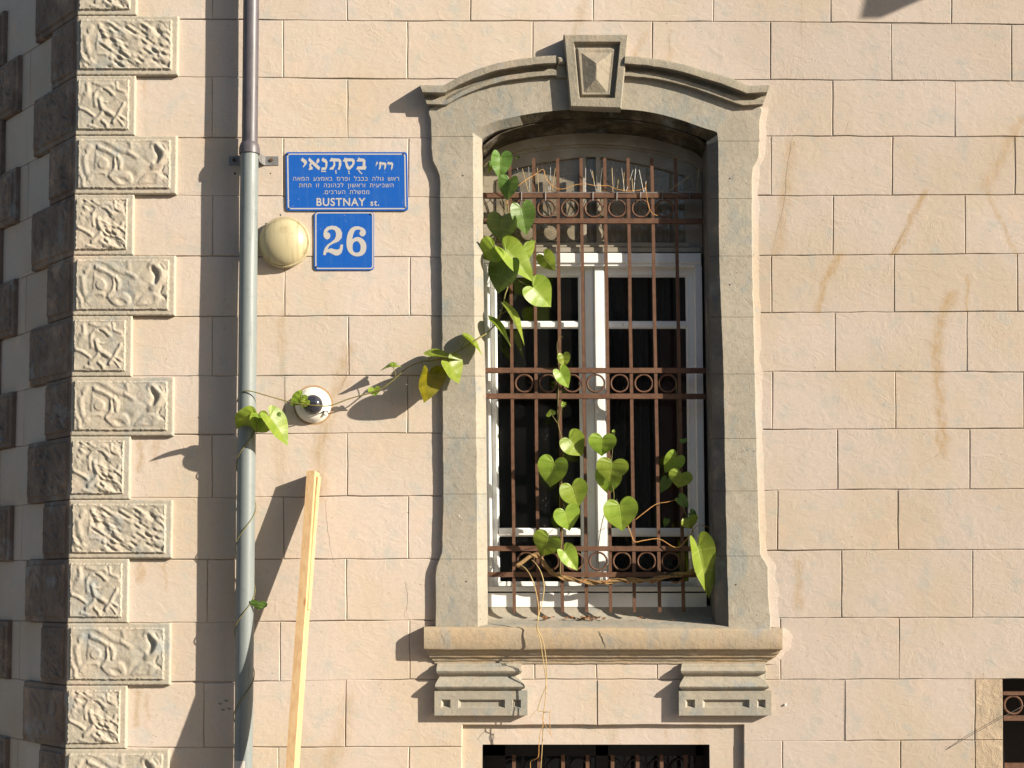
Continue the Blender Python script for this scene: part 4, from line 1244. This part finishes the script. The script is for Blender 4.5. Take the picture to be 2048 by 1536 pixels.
big = [[(285, 122), (300, 140), (345, 165), (362, 200), (350, 235), (300, 285), (288, 278), (315, 235), (312, 215), (262, 175), (262, 158)],
       [(400, 122), (420, 145), (575, 280), (560, 330), (545, 325), (382, 175), (385, 155)], [(545, 130), (566, 165), (560, 195), (532, 215), (524, 242), (506, 228), (518, 205), (512, 180), (530, 150)],
       [(415, 203), (442, 228), (425, 255), (455, 290), (450, 320), (385, 328), (400, 290), (398, 240)],
       [(620, 122), (640, 140), (680, 160), (697, 200), (692, 270), (670, 327), (590, 328), (605, 285), (660, 285), (662, 215), (600, 175), (600, 158)], [(592, 340), (670, 342), (670, 360), (592, 358)],
       [(765, 120), (775, 135), (885, 140), (920, 165), (925, 240), (895, 325), (862, 320), (880, 270), (882, 190), (820, 187), (825, 250), (790, 322), (726, 322), (745, 285), (775, 275), (795, 230), (790, 187), (723, 187)],
       [(1210, 118), (1222, 135), (1290, 142), (1318, 170), (1315, 266), (1336, 268), (1320, 322), (1167, 322), (1185, 270), (1270, 266), (1275, 190), (1170, 188)],
       [(1690, 185), (1705, 200), (1755, 200), (1774, 225), (1764, 290), (1745, 330), (1736, 322), (1745, 240), (1670, 234)],
       [(1560, 185), (1570, 200), (1640, 205), (1662, 225), (1652, 290), (1625, 330), (1628, 242), (1577, 237), (1567, 300), (1538, 328), (1548, 237), (1533, 225)],
       [(1505, 185), (1520, 200), (1517, 225), (1482, 272), (1490, 230), (1500, 200)]]
circ = lambda x, y, r_: [(x + r_ * math.cos(k * math.pi / 5), y + r_ * math.sin(k * math.pi / 5)) for k in range(10)]
big += [circ(832, 345, 13), circ(836, 375, 13), circ(1044, 350, 13), circ(1049, 382, 13), circ(1213, 341, 13), circ(1232, 362, 13), circ(1253, 384, 13)]
for lp in big: curve_shape('letter', [lp], SY - .0005, M_SIGNW, ss, tf)
curve_shape('letter', [[(985, 118), (995, 135), (1110, 138), (1143, 165), (1141, 220), (1110, 280), (1060, 324), (1030, 322), (1000, 285), (985, 220), (975, 188), (943, 188)],
                       [(1015, 187), (1095, 187), (1105, 205), (1095, 240), (1052, 275), (1032, 240)]], SY - .0005, M_SIGNW, ss, tf)
L1 = "\u05e8\u05d0\u05e9 \u05d2\u05d5\u05dc\u05d4 \u05d1\u05d1\u05d1\u05dc \u05d5\u05e4\u05e8\u05e1 \u05d1\u05d0\u05de\u05e6\u05e2 \u05d4\u05de\u05d0\u05d4"
L2 = "\u05d4\u05e9\u05d1\u05d9\u05e2\u05d9\u05ea \u05d5\u05e8\u05d0\u05e9\u05d5\u05df \u05dc\u05db\u05d4\u05d5\u05e0\u05d4 \u05d6\u05d5 \u05ea\u05d7\u05ea"
L3 = "\u05de\u05de\u05e9\u05dc\u05ea \u05d4\u05e2\u05e8\u05d1\u05d9\u05dd."
HF = (0.0, 0.58)
text_shape('lettering', L1[::-1], (586.5, 354.3, 798, 361.3), SY - .0006, M_SIGNW, ss, HF, .0, 1.9, 1.12)
text_shape('lettering', L2[::-1], (598, 367.5, 787, 374.5), SY - .0006, M_SIGNW, ss, HF, .0, 1.9, 1.12)
text_shape('lettering', L3[::-1], (646.5, 381, 738.5, 388), SY - .0006, M_SIGNW, ss, HF, .0, 1.9, 1.12)
text_shape('lettering', 'BUSTNAY', (633, 395.8, 731, 412), SY - .0006, M_SIGNW, ss, None, .020, 1, 1.12)
text_shape('lettering', 'st.', (741, 401, 758.5, 411.8), SY - .0006, M_SIGNW, ss, None, .02, 1, 1.2)
def screw(x, y, Y, parent, mat=None):
    c = P(x, y, Y)
    m = MB().lathe(c, (0, -1, 0), [(0, .0048), (.0025, .0045), (.0032, .003)], 10)
    m.obj('screw', mat or M_RUST, parent)
for x, y, mt in ((575.5, 309, M_DARKMETAL), (807, 308, M_DARKMETAL), (579.5, 416.5, M_STEEL), (811, 414.5, M_STEEL)): screw(x, y, SY, ss, mt)

hn = tag(empty('house_number_sign', P(688, 540, -.006)), 'square blue plate with the house number 26 under the street sign', 'sign')
NY = -.006
plate(rounded(628, 424, 748, 540.5, 7, 5, .0), NY, -.001, M_SIGN, hn, 'plate')
border(rounded(630.5, 424.5, 747, 538, 6, 5), rounded(633, 426.8, 744.3, 535.6, 4.5, 5), NY - .0004, M_SIGNW, hn)
tf2 = lambda x, y: (620 + x / 12.286, 420 + y / 12.286)
two = [(325, 1108), (330, 1040), (360, 940), (430, 850), (520, 790), (600, 725), (635, 650), (640, 570), (610, 500), (550, 475), (470, 485), (410, 550), (460, 552), (500, 600), (497, 660), (470, 705), (420, 725), (370, 700), (335, 650), (330, 580), (350, 490), (420, 415), (530, 385), (640, 395), (740, 460), (790, 560), (780, 680), (700, 775), (560, 830), (470, 885), (430, 965), (520, 940), (600, 965), (680, 975), (730, 945), (750, 850), (812, 850), (805, 960), (770, 1060), (700, 1115), (620, 1118), (530, 1070), (450, 1035), (405, 1045), (385, 1108)]
six = [(1045, 715), (1100, 680), (1180, 665), (1280, 700), (1360, 790), (1385, 900), (1360, 1030), (1280, 1115), (1150, 1140), (1030, 1100), (940, 1010), (900, 880), (900, 720), (930, 580), (1000, 460), (1100, 405), (1200, 405), (1300, 440), (1360, 500), (1370, 570), (1340, 630), (1280, 650), (1230, 615), (1215, 560), (1245, 505), (1180, 480), (1110, 505), (1070, 580), (1050, 650)]
hole = [(1045, 910), (1060, 820), (1110, 775), (1170, 770), (1220, 820), (1245, 910), (1230, 1000), (1180, 1045), (1110, 1045), (1060, 1000)]
curve_shape('digit', [two], NY - .0005, M_SIGNW, hn, tf2)
curve_shape('digit', [six, hole], NY - .0005, M_SIGNW, hn, tf2, True)
for x, y in ((741.5, 428.5), (633, 534)): screw(x, y, NY, hn, M_DARKMETAL)

# ------------------------------------------------------------------ round wall lamp
lamp = tag(empty('wall_lamp', P(568, 484, 0)), 'round yellowed plastic wall lamp half hidden behind the downpipe', 'wall lamp')
c = P(569, 485.5, -.02); c.y = 0
o = MB().lathe(c, (0, -1, 0), [(0, .126), (.022, .130), (.030, .130), (.036, .126)], 56).obj('base_ring', M_LAMP, lamp); autosmooth(o, 40)
c2 = P(565.5, 483, -.05); c2.y = -.034
o = MB().lathe(c2, (0, -1, 0), [(0, .1195)] + [(.062 * math.sin(t * math.pi / 24), .1195 * math.cos(t * math.pi / 24)) for t in range(1, 12)] + [(.062, .0005)], 56).obj('dome', M_LAMP, lamp); autosmooth(o, 40)
for x, y in ((561, 430), (603, 503)): screw(x, y, -.04, lamp, M_DARKMETAL)

# ------------------------------------------------------------------ dome camera
cm = tag(empty('security_camera', P(624, 808, 0)), 'small white dome security camera with a dark glass eye on the wall', 'security camera')
ax = Vector((.10, -1, -.05)).normalized()
c = P(625, 809, -.03); c.y = 0
o = MB().lathe(c, ax, [(0, .090), (.010, .090), (.013, .086), (.032, .080), (.042, .068), (.048, .055), (.050, .049), (.047, .047)], 48).obj('housing', M_CAMW, cm); autosmooth(o, 40)
cd = c + ax * .047
o = MB().lathe(cd, ax, [(0, .0495)] + [(.040 * math.sin(t * math.pi / 20), .0495 * math.cos(t * math.pi / 20)) for t in range(1, 10)] + [(.040, .0004)], 40).obj('glass_dome', M_CAMD, cm); autosmooth(o, 40)
for a in (100, 210, 325):
    u = ax.orthogonal().normalized(); w = ax.cross(u)
    p = c + ax * .046 + Vector((math.cos(math.radians(a)), 0, math.sin(math.radians(a)))) * .063
    MB().lathe(p - ax * .003, ax, [(0, .0045), (.0035, .0045)], 8).obj('screw', M_BLACK, cm)
m = MB(); m.tube([c + Vector((.060, -.030, -.022)), c + Vector((.064, -.040, -.055))], .007, 8); m.obj('cable_gland', M_CAMW, cm)
m = MB().lathe(c + Vector((0, .003, 0)), (0, -1, 0), [(0, .102), (.0035, .101), (.004, .09)], 40); m.obj('sealant_ring', simple('tan_sealant', srgb(160, 132, 100), .9, 0, 30, .4), cm)

# ------------------------------------------------------------------ leaning timber
def W_at(px, py, e): return P(px, py, -e)
top = P(614, 943, -.085); bot_mid = P(580.5, 1400, -.375 * (1400 - 943) / 440 * .66 - .085)
slope_pts = [(614, 943, .085), (571.5, 1536, .085 + .0026 * 593 * M * 100 / 1)]
# front-left edge: 0.09 m off the wall at its head, about 0.36 m at py 1370
eT, eB = .088, .40
pT = P(613.5, 943, -eT); pB = P(571, 1536, -eB)
d = (pB - pT)
foot = pT + d * ((GZ - pT.z) / d.z)
rot = math.radians(-9)
ex = Vector((math.cos(rot), math.sin(rot), 0)); ey = Vector((-math.sin(rot), math.cos(rot), 0))
def sect(c, w, dp, x0=0.0):
    return [c + ex * x0, c + ex * (x0 + w), c + ex * (x0 + w) + ey * dp, c + ex * x0 + ey * dp]
tim = tag(empty('timber_plank', foot), 'pale raw pine plank leaning upright against the wall beside the downpipe', 'timber')
tim_m = MB()
n = 24
rings = []
for k in range(n + 1):
    c = pT.lerp(foot, k / n) + Vector((mnoise.noise(Vector((k * .3, 0, 5))) * .0015, 0, 0))
    rings.append(sect(c, .041, .085))
rings[0] = [v + Vector((0, 0, .004 if i in (0, 1) else -.004)) for i, v in enumerate(rings[0])]
tim_m.loft(rings); tim_m.obj('board', M_WOOD, tim)
rings = []
for k in range(n // 3):
    t = k / n
    gap = .004 * max(0, 1 - t * 7)
    c = pT.lerp(foot, t) + (Vector((0, 0, -.022)) if k == 0 else Vector((0, 0, 0)))
    rings.append(sect(c + ey * .030, .006, .045, .0415 + gap))
MB().loft(rings).obj('split_strip', M_WOOD, tim)

# ------------------------------------------------------------------ climbing vine
vine = tag(empty('climbing_vine', P(1080, 1150, .10)), 'heart leaved climbing vine twining over the grille and across to the downpipe', 'climbing plant')
HALF = [(0.0, 0.0), (.05, .12), (.15, .22), (.28, .27), (.41, .24), (.51, .14), (.57, .0), (.58, -.15), (.55, -.32), (.47, -.49), (.35, -.64), (.20, -.80), (.07, -.92), (0.0, -1.0)]
HALF = [(v.x, v.y) for v in catmull([(a, b, 0) for a, b in HALF], 2)]
def leaf_mesh(name, cup, droop, wav, seed, mat):
    rr = random.Random(seed)
    V = []; U = []; Fs = []
    S = [0, .2, .45, .72, 1.0]
    for side in (1, -1):
        ph = rr.uniform(0, 6); k1 = rr.uniform(.9, 1.1)
        base = len(V)
        for j, (x, y) in enumerate(HALF):
            ym = 0 if y > -.03 else y * (.80 if y > -.95 else 1.0)
            vv = j / (len(HALF) - 1)
            for s in S:
                px = x * s * k1; py = ym + (y - ym) * s
                z = cup * abs(px) + droop * (py - .1) ** 2 * (1 if py < 0 else .3) + wav * math.sin(vv * 11 + ph) * s * s * abs(x) * 1.4
                V.append((px * side, py, z)); U.append((s, vv))
        ns = len(S)
        for j in range(len(HALF) - 1):
            for i in range(ns - 1):
                q = (base + j * ns + i, base + j * ns + i + 1, base + (j + 1) * ns + i + 1, base + (j + 1) * ns + i)
                Fs.append(q if side < 0 else q[::-1])
    me = bpy.data.meshes.new(name); me.from_pydata(V, [], Fs)
    uvl = me.uv_layers.new(name='UVMap')
    for lp in me.loops: uvl.data[lp.index].uv = U[lp.vertex_index]
    bm = bmesh.new(); bm.from_mesh(me); bmesh.ops.remove_doubles(bm, verts=bm.verts, dist=1e-5); bm.to_mesh(me); bm.free()
    for p in me.polygons: p.use_smooth = True
    me.materials.append(mat)
    return me
LV = {}
for nm, mt in (('b', M_LEAF), ('d', M_LEAF2), ('y', M_LEAF_Y)):
    LV[nm] = [leaf_mesh('leaf_shape', c, d, w, i * 7 + 3, mt) for i, (c, d, w) in enumerate([(.22, -.16, .05), (.35, -.10, .07), (.12, -.22, .06), (-.12, -.12, .05)])]
LEAVES = []
def leaf(ax_, ay_, tx_, ty_, w, Y, roll=0, pitch=12, kind='b', var=None, pet=None):
    """petiole joint px, tip px, apparent width px, depth; roll turns the blade about its midrib, pitch tips it towards the street"""
    A = P(ax_, ay_, Y); T = P(tx_, ty_, Y)
    ydir = (A - T); L = ydir.length
    L3 = L / math.cos(math.radians(pitch))
    ydir.normalize()
    nrm = Vector((0, -1, 0))
    xdir = ydir.cross(nrm).normalized()
    zd = xdir.cross(ydir)
    # pitch about x
    mx = Matrix((xdir, ydir, zd)).transposed().to_4x4()
    mx = mx @ Matrix.Rotation(math.radians(pitch), 4, 'X') @ Matrix.Rotation(math.radians(roll), 4, 'Y')
    sx = (w * 1.06 * M) / (1.14 * max(.14, math.cos(math.radians(roll))))
    k = len(LEAVES)
    me = LV[kind][(k * 5 + 1) % 4 if var is None else var]
    o = bpy.data.objects.new('leaf', me); link(o, vine)
    mw = Matrix.Translation(A - world_loc(vine)) @ mx @ Matrix.Diagonal((sx, L3, (sx + L3) / 2, 1))
    o.matrix_basis = mw
    LEAVES.append(o)
    if kind == 'y': o['label'] = 'yellowing olive leaf'
    if pet:
        pts = catmull([P(x, y, yy) for x, y, yy in pet] + [A], 4)
        MB().tube(pts, .0016, 6).obj('petiole', M_STEM, vine, True)
    return o
# upper left cluster
leaf(1000.5, 313, 999.5, 356, 42, .07, 20, 8, 'd', 1, [(1013, 396, .12), (1006, 375, .10), (999, 350, .09)])
leaf(1019, 361, 1013, 399, 41, .06, -15, 10, 'd', 1, [(1012, 382, .12)])
leaf(1043, 417, 1055, 468, 47, .05, 10, 10, 'd', 0, [(1020, 400, .12)])
leaf(1004, 437, 997, 482, 60, .08, -25, 8, 'd', 2, [(1013, 410, .12)])
leaf(988, 495, 962, 516, 52, -.01, 10, 15, 'b', 0, [(1012, 520, .08)])
leaf(1046, 497, 1060, 520, 44, .06, 20, 15, 'b', 2)
leaf(1012, 503, 1072, 560, 52, .02, 25, 10, 'b', 1, [(1013, 520, .08)])
leaf(1088, 512, 1109, 541, 30, .05, -20, 10, 'b', 3, [(1070, 505, .1)])
leaf(1011, 526, 987, 583, 62, .05, -30, 5, 'd', 2)
leaf(1067, 575, 1106, 610, 58, .01, 10, 15, 'b', 0, [(1013, 540, .08), (1040, 563, .05)])
leaf(1014, 621, 1059, 683, 15, .02, 74, 8, 'b', 0, [(996, 632, .08)])
leaf(985, 646, 1030, 686, 16, .02, 73, 8, 'b', 0, [(985, 655, .08)])
leaf(933, 677, 971, 705, 14, -.09, 75, 8, 'b', 0, [(921, 697, -.06)])
leaf(983, 326, 981, 340, 14, .12, 10, 10, 'd', 2); leaf(980, 335, 979, 346, 8, .11, 10, 10, 'b', 2); leaf(1035, 314, 1036, 318, 9, .15, 0, 10, 'd', 1)
leaf(1066, 482, 1063, 490, 9, .10, 30, 10, 'b', 2)
# across the wall
leaf(864, 713, 921, 709, 22, -.105, 68, 8, 'b', 0, [(855, 722, -.10)])
leaf(898, 725, 924, 763, 40, -.11, 42, 15, 'b', 0, [(893, 714, -.10)])
leaf(857, 747, 852, 806, 45, -.115, 50, 10, 'y', 1, [(842, 722, -.10), (848, 735, -.11)])
leaf(785, 733, 757, 737, 12, -.10, -66, 10, 'b', 0, [(792, 757, -.10), (790, 744, -.10)]); leaf(785, 732, 803, 730, 9, -.10, 60, 10, 'b', 2)
leaf(748, 777, 750, 792, 23, -.095, 5, 15, 'b', 0)
leaf(603, 791, 580, 811, 26, -.10, 20, 12, 'b', 1, [(600, 808, -.09)]); leaf(612, 802, 604, 816, 15, -.105, 20, 10, 'b', 0)
leaf(511, 831, 474, 862, 50, -.165, 52, 12, 'b', 0, [(514, 868, -.13), (513, 850, -.17)])
leaf(516, 830, 513, 866, 32, -.165, 25, 12, 'b', 1); leaf(540, 834, 580, 887, 36, -.17, 45, 12, 'b', 0, [(514, 846, -.16)])
leaf(553, 832, 560, 838, 18, -.15, 10, 10, 'd', 2)
leaf(518, 1205, 515, 1221, 29, -.13, 0, 12, 'd', 3)
# over the lower grille
leaf(1126, 711, 1130, 734, 26, .09, 8, 10, 'b', 1, [(1117, 720, .12)]); leaf(1120, 743, 1139, 775, 31, .08, 10, 12, 'b', 0, [(1118, 760, .12)])
leaf(1127, 806, 1124, 816, 10, .10, 20, 5, 'b', 1, [(1116, 845, .12), (1121, 825, .11)]); leaf(1103, 829, 1100, 818, 18, .10, 20, 5, 'b', 2, [(1115, 846, .12)])
leaf(1139, 878, 1168, 911, 50, .08, 8, 12, 'b', 0, [(1118, 868, .12)]); leaf(1108, 925, 1099, 975, 56, .06, -8, 10, 'b', 0, [(1120, 935, .12)])
leaf(1144, 973, 1159, 1016, 54, .07, 6, 12, 'b', 0, [(1120, 965, .12)]); leaf(1130, 1023, 1143, 1062, 51, .08, 12, 10, 'b', 2, [(1127, 1008, .12)])
leaf(1098, 1076, 1081, 1112, 54, .05, -10, 12, 'b', 0, [(1120, 1080, .11)]); leaf(1129, 1103, 1157, 1141, 37, .04, 14, 10, 'b', 1, [(1122, 1110, .1)])
leaf(1205, 876, 1204, 913, 52, .07, 0, 12, 'b', 0, [(1222, 872, .11)]); leaf(1225, 926, 1221, 965, 60, .05, 4, 12, 'b', 0, [(1220, 910, .1)])
leaf(1216, 944, 1217, 991, 50, .09, -10, 10, 'b', 2, [(1222, 950, .12)]); leaf(1239, 1010, 1248, 1064, 65, .05, 4, 12, 'b', 0, [(1232, 998, .1)])
leaf(1227, 864, 1228, 858, 7, .10, 0, 10, 'b', 1)
leaf(1366, 879, 1367, 888, 15, .12, 0, 10, 'd', 2); leaf(1352, 914, 1331, 946, 38, .11, 10, 10, 'b', 0, [(1356, 902, .12)])
leaf(1363, 948, 1356, 976, 45, .09, -8, 12, 'b', 0, [(1358, 940, .12)]); leaf(1359, 997, 1379, 1015, 22, .11, 8, 12, 'd', 1, [(1358, 990, .12)])
leaf(1376, 1038, 1384, 1058, 36, .09, 10, 12, 'b', 1); leaf(1382, 1026, 1397, 1034, 16, .10, 20, 12, 'd', 2)
leaf(1396, 1095, 1425, 1199, 50, .0, 22, 8, 'b', 1, [(1384, 1060, .09), (1378, 1125, .05), (1380, 1146, .03), (1386, 1110, .0)])
leaf(1333, 960, 1322, 987, 22, .17, 10, 12, 'd', 2); leaf(1333, 1040, 1330, 1055, 12, .17, 10, 12, 'd', 2)

def stem(name, pts, r0, r1, mat, n=5, sides=7):
    c = catmull([P(x, y, Y) for x, y, Y in pts], n)
    k = len(c)
    return MB().tube(c, [r0 + (r1 - r0) * i / (k - 1) for i in range(k)], sides).obj(name, mat, vine, True)
# long runner from the cluster across to the pipe
stem('stem', [(1013, 400, .12), (1018, 440, .12), (1012, 500, .10), (1016, 566, .07), (1010, 590, .06), (1004, 620, .06), (993, 645, .05), (975, 665, -.01), (955, 678, -.06), (925, 697, -.08), (893, 714, -.10), (862, 722, -.10), (845, 723, -.10), (815, 735, -.10),
              (790, 757, -.10), (765, 776, -.10), (740, 786, -.098), (700, 797, -.096), (660, 811, -.105), (630, 811, -.12), (600, 808, -.11), (572, 802, -.105), (530, 790, -.125), (505, 783, -.138), (490, 782, -.135), (479, 790, -.11), (474, 804, -.085)], .0040, .0026, M_STEM)
hel = []
edges = [(474, 804, .1)]
zA = P(516, 866, PY).z; zB = P(464, 1500, PY).z
for k in range(150):
    t = k / 149
    z = zA + .10 + (zB - zA - .10) * t
    # turn once every ~165 px
    ph = math.radians(-30) - 2 * math.pi * (zA - z) / (165 * M)
    hel.append(Vector((PX + (rl + .004) * math.cos(ph), PY + (rl + .004) * math.sin(ph), z + .0)))
MB().tube(hel, .0021, 6).obj('stem', M_STEM, vine, True)
# woody stem plaited along the bottom rail
WO = [(1033, 1132, .06), (1045, 1124, .07), (1062, 1112, .08), (1078, 1112, .09), (1088, 1125, .10), (1100, 1142, .11), (1130, 1156, .115), (1170, 1164, .115), (1210, 1163, .115), (1250, 1161, .11), (1290, 1160, .11), (1330, 1155, .105), (1365, 1147, .105), (1388, 1142, .11)]
stem('woody_stem', WO, .0105, .006, M_WOODY, 6, 10)
for ph, rr_ in ((0, .0055), (2.2, .0045)):
    c = catmull([P(x, y, Y) for x, y, Y in WO[2:]], 8)
    pts = [p + Vector((0, math.cos(i * .35 + ph) * .010, math.sin(i * .35 + ph) * .011)) for i, p in enumerate(c)]
    MB().tube(pts, rr_, 8).obj('woody_stem', M_WOODY, vine, True)
for k in range(5):
    x = 1150 + k * 48
    MB().tube([P(x, 1162, .12), P(x + 10, 1166, .10), P(x + 22, 1160, .11)], .005, 7).obj('dead_bract', M_DRY, vine, True)
# risers
stem('stem', [(1120, 1156, .11), (1121, 1110, .115), (1124, 1060, .118), (1119, 1000, .12), (1127, 930, .12), (1124, 880, .12), (1116, 846, .12), (1116, 800, .12), (1117, 750, .12), (1116, 712, .125), (1114, 690, .12), (1120, 674, .11), (1126, 675, .11)], .0026, .0012, M_STEM)
stem('stem', [(1203, 1160, .12), (1197, 1130, .16), (1196, 1100, .17), (1203, 1050, .16), (1215, 1010, .13), (1228, 995, .11), (1222, 950, .11), (1225, 900, .11), (1228, 866, .10)], .0024, .0014, M_STEM)
stem('stem', [(1385, 1142, .11), (1388, 1090, .11), (1384, 1055, .10), (1372, 1030, .11), (1366, 1005, .115), (1362, 960, .115), (1356, 915, .12), (1356, 860, .12), (1354, 800, .12), (1353, 758, .125)], .0026, .0012, M_STEM)
# dry tendrils
stem('tendril', [(1013, 408, .11), (1019, 388, .10), (1046, 364, .09), (1070, 349, .10), (1086, 339, .10), (1092, 358, .10), (1108, 374, .11), (1126, 378, .11), (1150, 370, .11), (1172, 368, .11), (1195, 372, .11), (1215, 371, .115), (1232, 378, .11), (1255, 382, .11), (1275, 381, .11), (1290, 376, .11), (1291, 366, .10), (1293, 388, .10), (1297, 412, .11), (1304, 426, .115), (1315, 431, .12)], .0018, .0014, M_TENDRIL)
stem('tendril', [(1251, 1040, .10), (1260, 1062, .10), (1269, 1083, .10), (1287, 1081, .105), (1318, 1078, .11), (1345, 1093, .10), (1358, 1094, .10), (1370, 1083, .10), (1382, 1067, .10), (1392, 1053, .10), (1402, 1050, .12), (1420, 1056, .14), (1432, 1065, .15), (1436, 1080, .14)], .0022, .0016, M_TENDRIL)
stem('tendril', [(1270, 1040, .10), (1290, 1024, .10), (1313, 1008, .11), (1335, 1004, .11), (1356, 998, .115)], .0018, .0014, M_TENDRIL)
stem('tendril', [(968, 345, .13), (972, 328, .15), (1000, 318, .17), (1035, 303, .17), (1066, 295, .17), (1075, 305, .17), (1082, 316, .17)], .0018, .0012, M_STEM)
# dangling dry twigs in front of the sill
stem('dangling_twig', [(1040, 1130, .05), (1052, 1138, .0), (1064, 1158, -.05), (1072, 1185, -.09), (1077, 1215, -.105), (1076, 1235, -.11), (1075, 1258, -.115), (1083, 1275, -.12), (1088, 1292, -.125), (1092, 1320, -.125), (1093, 1355, -.12), (1091, 1395, -.115), (1087, 1430, -.11), (1086, 1460, -.10), (1084, 1500, -.09), (1081, 1545, -.08)], .0027, .0020, M_TWIG)
stem('dangling_twig', [(1064, 1120, .06), (1072, 1128, .0), (1082, 1145, -.05), (1088, 1170, -.08), (1086, 1195, -.095), (1079, 1225, -.105), (1075, 1245, -.11), (1074, 1260, -.115), (1080, 1280, -.12), (1084, 1305, -.125), (1089, 1340, -.12), (1092, 1370, -.12), (1083, 1395, -.115), (1076, 1418, -.11), (1083, 1423, -.11), (1100, 1424, -.12)], .0027, .0018, M_TWIG)
stem('dangling_twig', [(1101, 1420, -.12), (1099, 1440, -.12), (1101, 1468, -.12), (1093, 1455, -.115), (1087, 1443, -.11), (1084, 1430, -.11), (1092, 1424, -.11)], .0013, .001, M_TENDRIL)
stem('dangling_twig', [(1101, 1468, -.12), (1106, 1476, -.12)], .0012, .001, M_TENDRIL)
stem('dangling_twig', [(1088, 1445, -.11), (1081, 1465, -.11), (1078, 1490, -.10), (1077, 1512, -.10), (1070, 1519, -.09), (1061, 1524, -.08), (1062, 1545, -.08)], .0016, .0012, M_TENDRIL)
stem('dangling_twig', [(1076, 1418, -.11), (1068, 1426, -.11), (1060, 1436, -.11)], .001, .0008, M_TWIG)

# ------------------------------------------------------------------ dry leaves on the sill
def dryleaf(x, y, Y, s, a):
    p = P(x, y, Y)
    m = MB(); V = []
    rr = random.Random(int(x * 7 + y))
    for i in range(5):
        for j in range(4):
            u = (i / 4 - .5) * 2; v = (j / 3 - .5) * 2
            w = math.sqrt(max(0, 1 - u * u)) * .6 + .08
            V.append(Vector((u * s, v * w * s * .8, abs(v) * s * .35 + rr.uniform(0, s * .35))))
    rotm = Matrix.Rotation(a, 3, 'Z') @ Matrix.Rotation(rr.uniform(-.7, .7), 3, 'X') @ Matrix.Rotation(rr.uniform(-.5, .5), 3, 'Y')
    V = [rotm @ v + p for v in V]
    return V, [(i * 4 + j, i * 4 + j + 1, (i + 1) * 4 + j + 1, (i + 1) * 4 + j) for i in range(4) for j in range(3)]
m = MB()
for k in range(46):
    x = R.choice([R.uniform(1128, 1212), R.uniform(1150, 1200), R.uniform(1084, 1108)])
    V, Fq = dryleaf(x, R.uniform(1234, 1240), R.uniform(.10, .15), R.uniform(.006, .014), R.uniform(0, 6))
    m.add(V, Fq)
o = m.obj('leaf_litter', M_DRY); tag(o, 'heap of crumpled brown leaves on the window sill', 'leaf litter', kind='stuff')
for x, y, s, l in ((1280, 1236, .013, 'orange brown dry leaf on the sill just right of the leaf heap'), (1297, 1238, .009, 'smaller curled dry leaf on the sill, second from the leaf heap'), (1346, 1241, .009, 'single dry leaf in the shade at the right end of the sill')):
    V, Fq = dryleaf(x, y, .10, s, R.uniform(0, 6))
    tag(mesh_obj('dry_leaf', V, Fq, M_DRY), l, 'leaf', 'dry leaves scattered on the sill')

# thin wire by the right edge
o = MB().tube([P(1893, 1499, -.004), P(1950, 1466, -.02), P(2010, 1432, -.02), P(2075, 1396, -.01)], .0014, 5).obj('thin_wire', M_WIRE)
tag(o, 'thin grey wire slanting across the wall towards the bottom right opening', 'wire')

# ------------------------------------------------------------------ cracks and scars: shallow dark slivers standing a hair proud of the plaster
def crack(pts, parent, w=.0012, Y=-.0006, mat=None):
    pts = [(x + mnoise.noise(Vector((x * .2, y * .2, 0))) * 3, y) for x, y in dens(pts, 6)]
    V = []; Fq = []
    for i, (x, y) in enumerate(pts):
        ww = w * (1 - abs(i / (len(pts) - 1) - .4))
        p = P(x, y, Y)
        V += [p - Vector((ww / 2, 0, 0)), p + Vector((ww / 2, 0, 0))]
    for i in range(len(pts) - 1): Fq.append((2 * i, 2 * i + 1, 2 * i + 3, 2 * i + 2))
    return mesh_obj('crack', V, Fq, mat or M_CRACK, parent)
M_CRACK = simple('crack_shadow', srgb(110, 88, 68), .95)
for pts in ([(1586, 272), (1575, 330), (1569, 400), (1556, 455), (1545, 500)], [(650, 1000), (656, 1060), (665, 1115), (676, 1150), (670, 1200)], [(812, 1165), (815, 1200), (808, 1235)], [(1880, 906), (1860, 920), (1830, 932)],
            [(697, 722), (690, 760), (672, 790)], [(1338, 62), (1340, 110)], [(1784, 506), (1800, 480), (1812, 455)], [(1697, 242), (1690, 268)], [(1230, 1180), (1231, 1181)]):
    crack(pts, wall)
crack([(1198, 1262), (1205, 1280), (1212, 1297)], sill, .004, -.0785, M_BLACK)
crack([(880, 1262), (885, 1275), (890, 1290)], sill, .0015, -.0785)
for k, (x, y) in enumerate([(440, 1408), (452, 1402), (446, 1420), (458, 1418)]):
    q = [(x - 5, y - 1), (x - 1, y - 3), (x + 5, y - 2), (x + 4, y + 1), (x, y + 2)]
    MB().add([P(a, b, -.0008) for a, b in q], [(0, 1, 2, 3, 4)]).obj('ink_trace', M_GREENINK, wall)

# ------------------------------------------------------------------ the house across the street (seen only in the window glass)
opp = tag(empty('house_across_street', (0, -15, GZ)), 'plain two storey house on the far side of the street', 'building')
MB().box((-14, -22, GZ), (12, -15, 5.2)).obj('wall', M_HOUSE2, opp)
MB().box((-14.3, -22.3, 5.205), (12.3, -14.7, 5.5)).obj('roof', M_PIPE_D, opp)
for ix in range(6):
    for iz in range(2):
        x = -12 + ix * 4.2; z = -.4 + iz * 3
        f = MB().box((x, -15.0 + .003, z), (x + 1.2, -14.94, z + 1.7)).obj('window', M_DARKWOOD, opp)

bpy.context.view_layer.update()
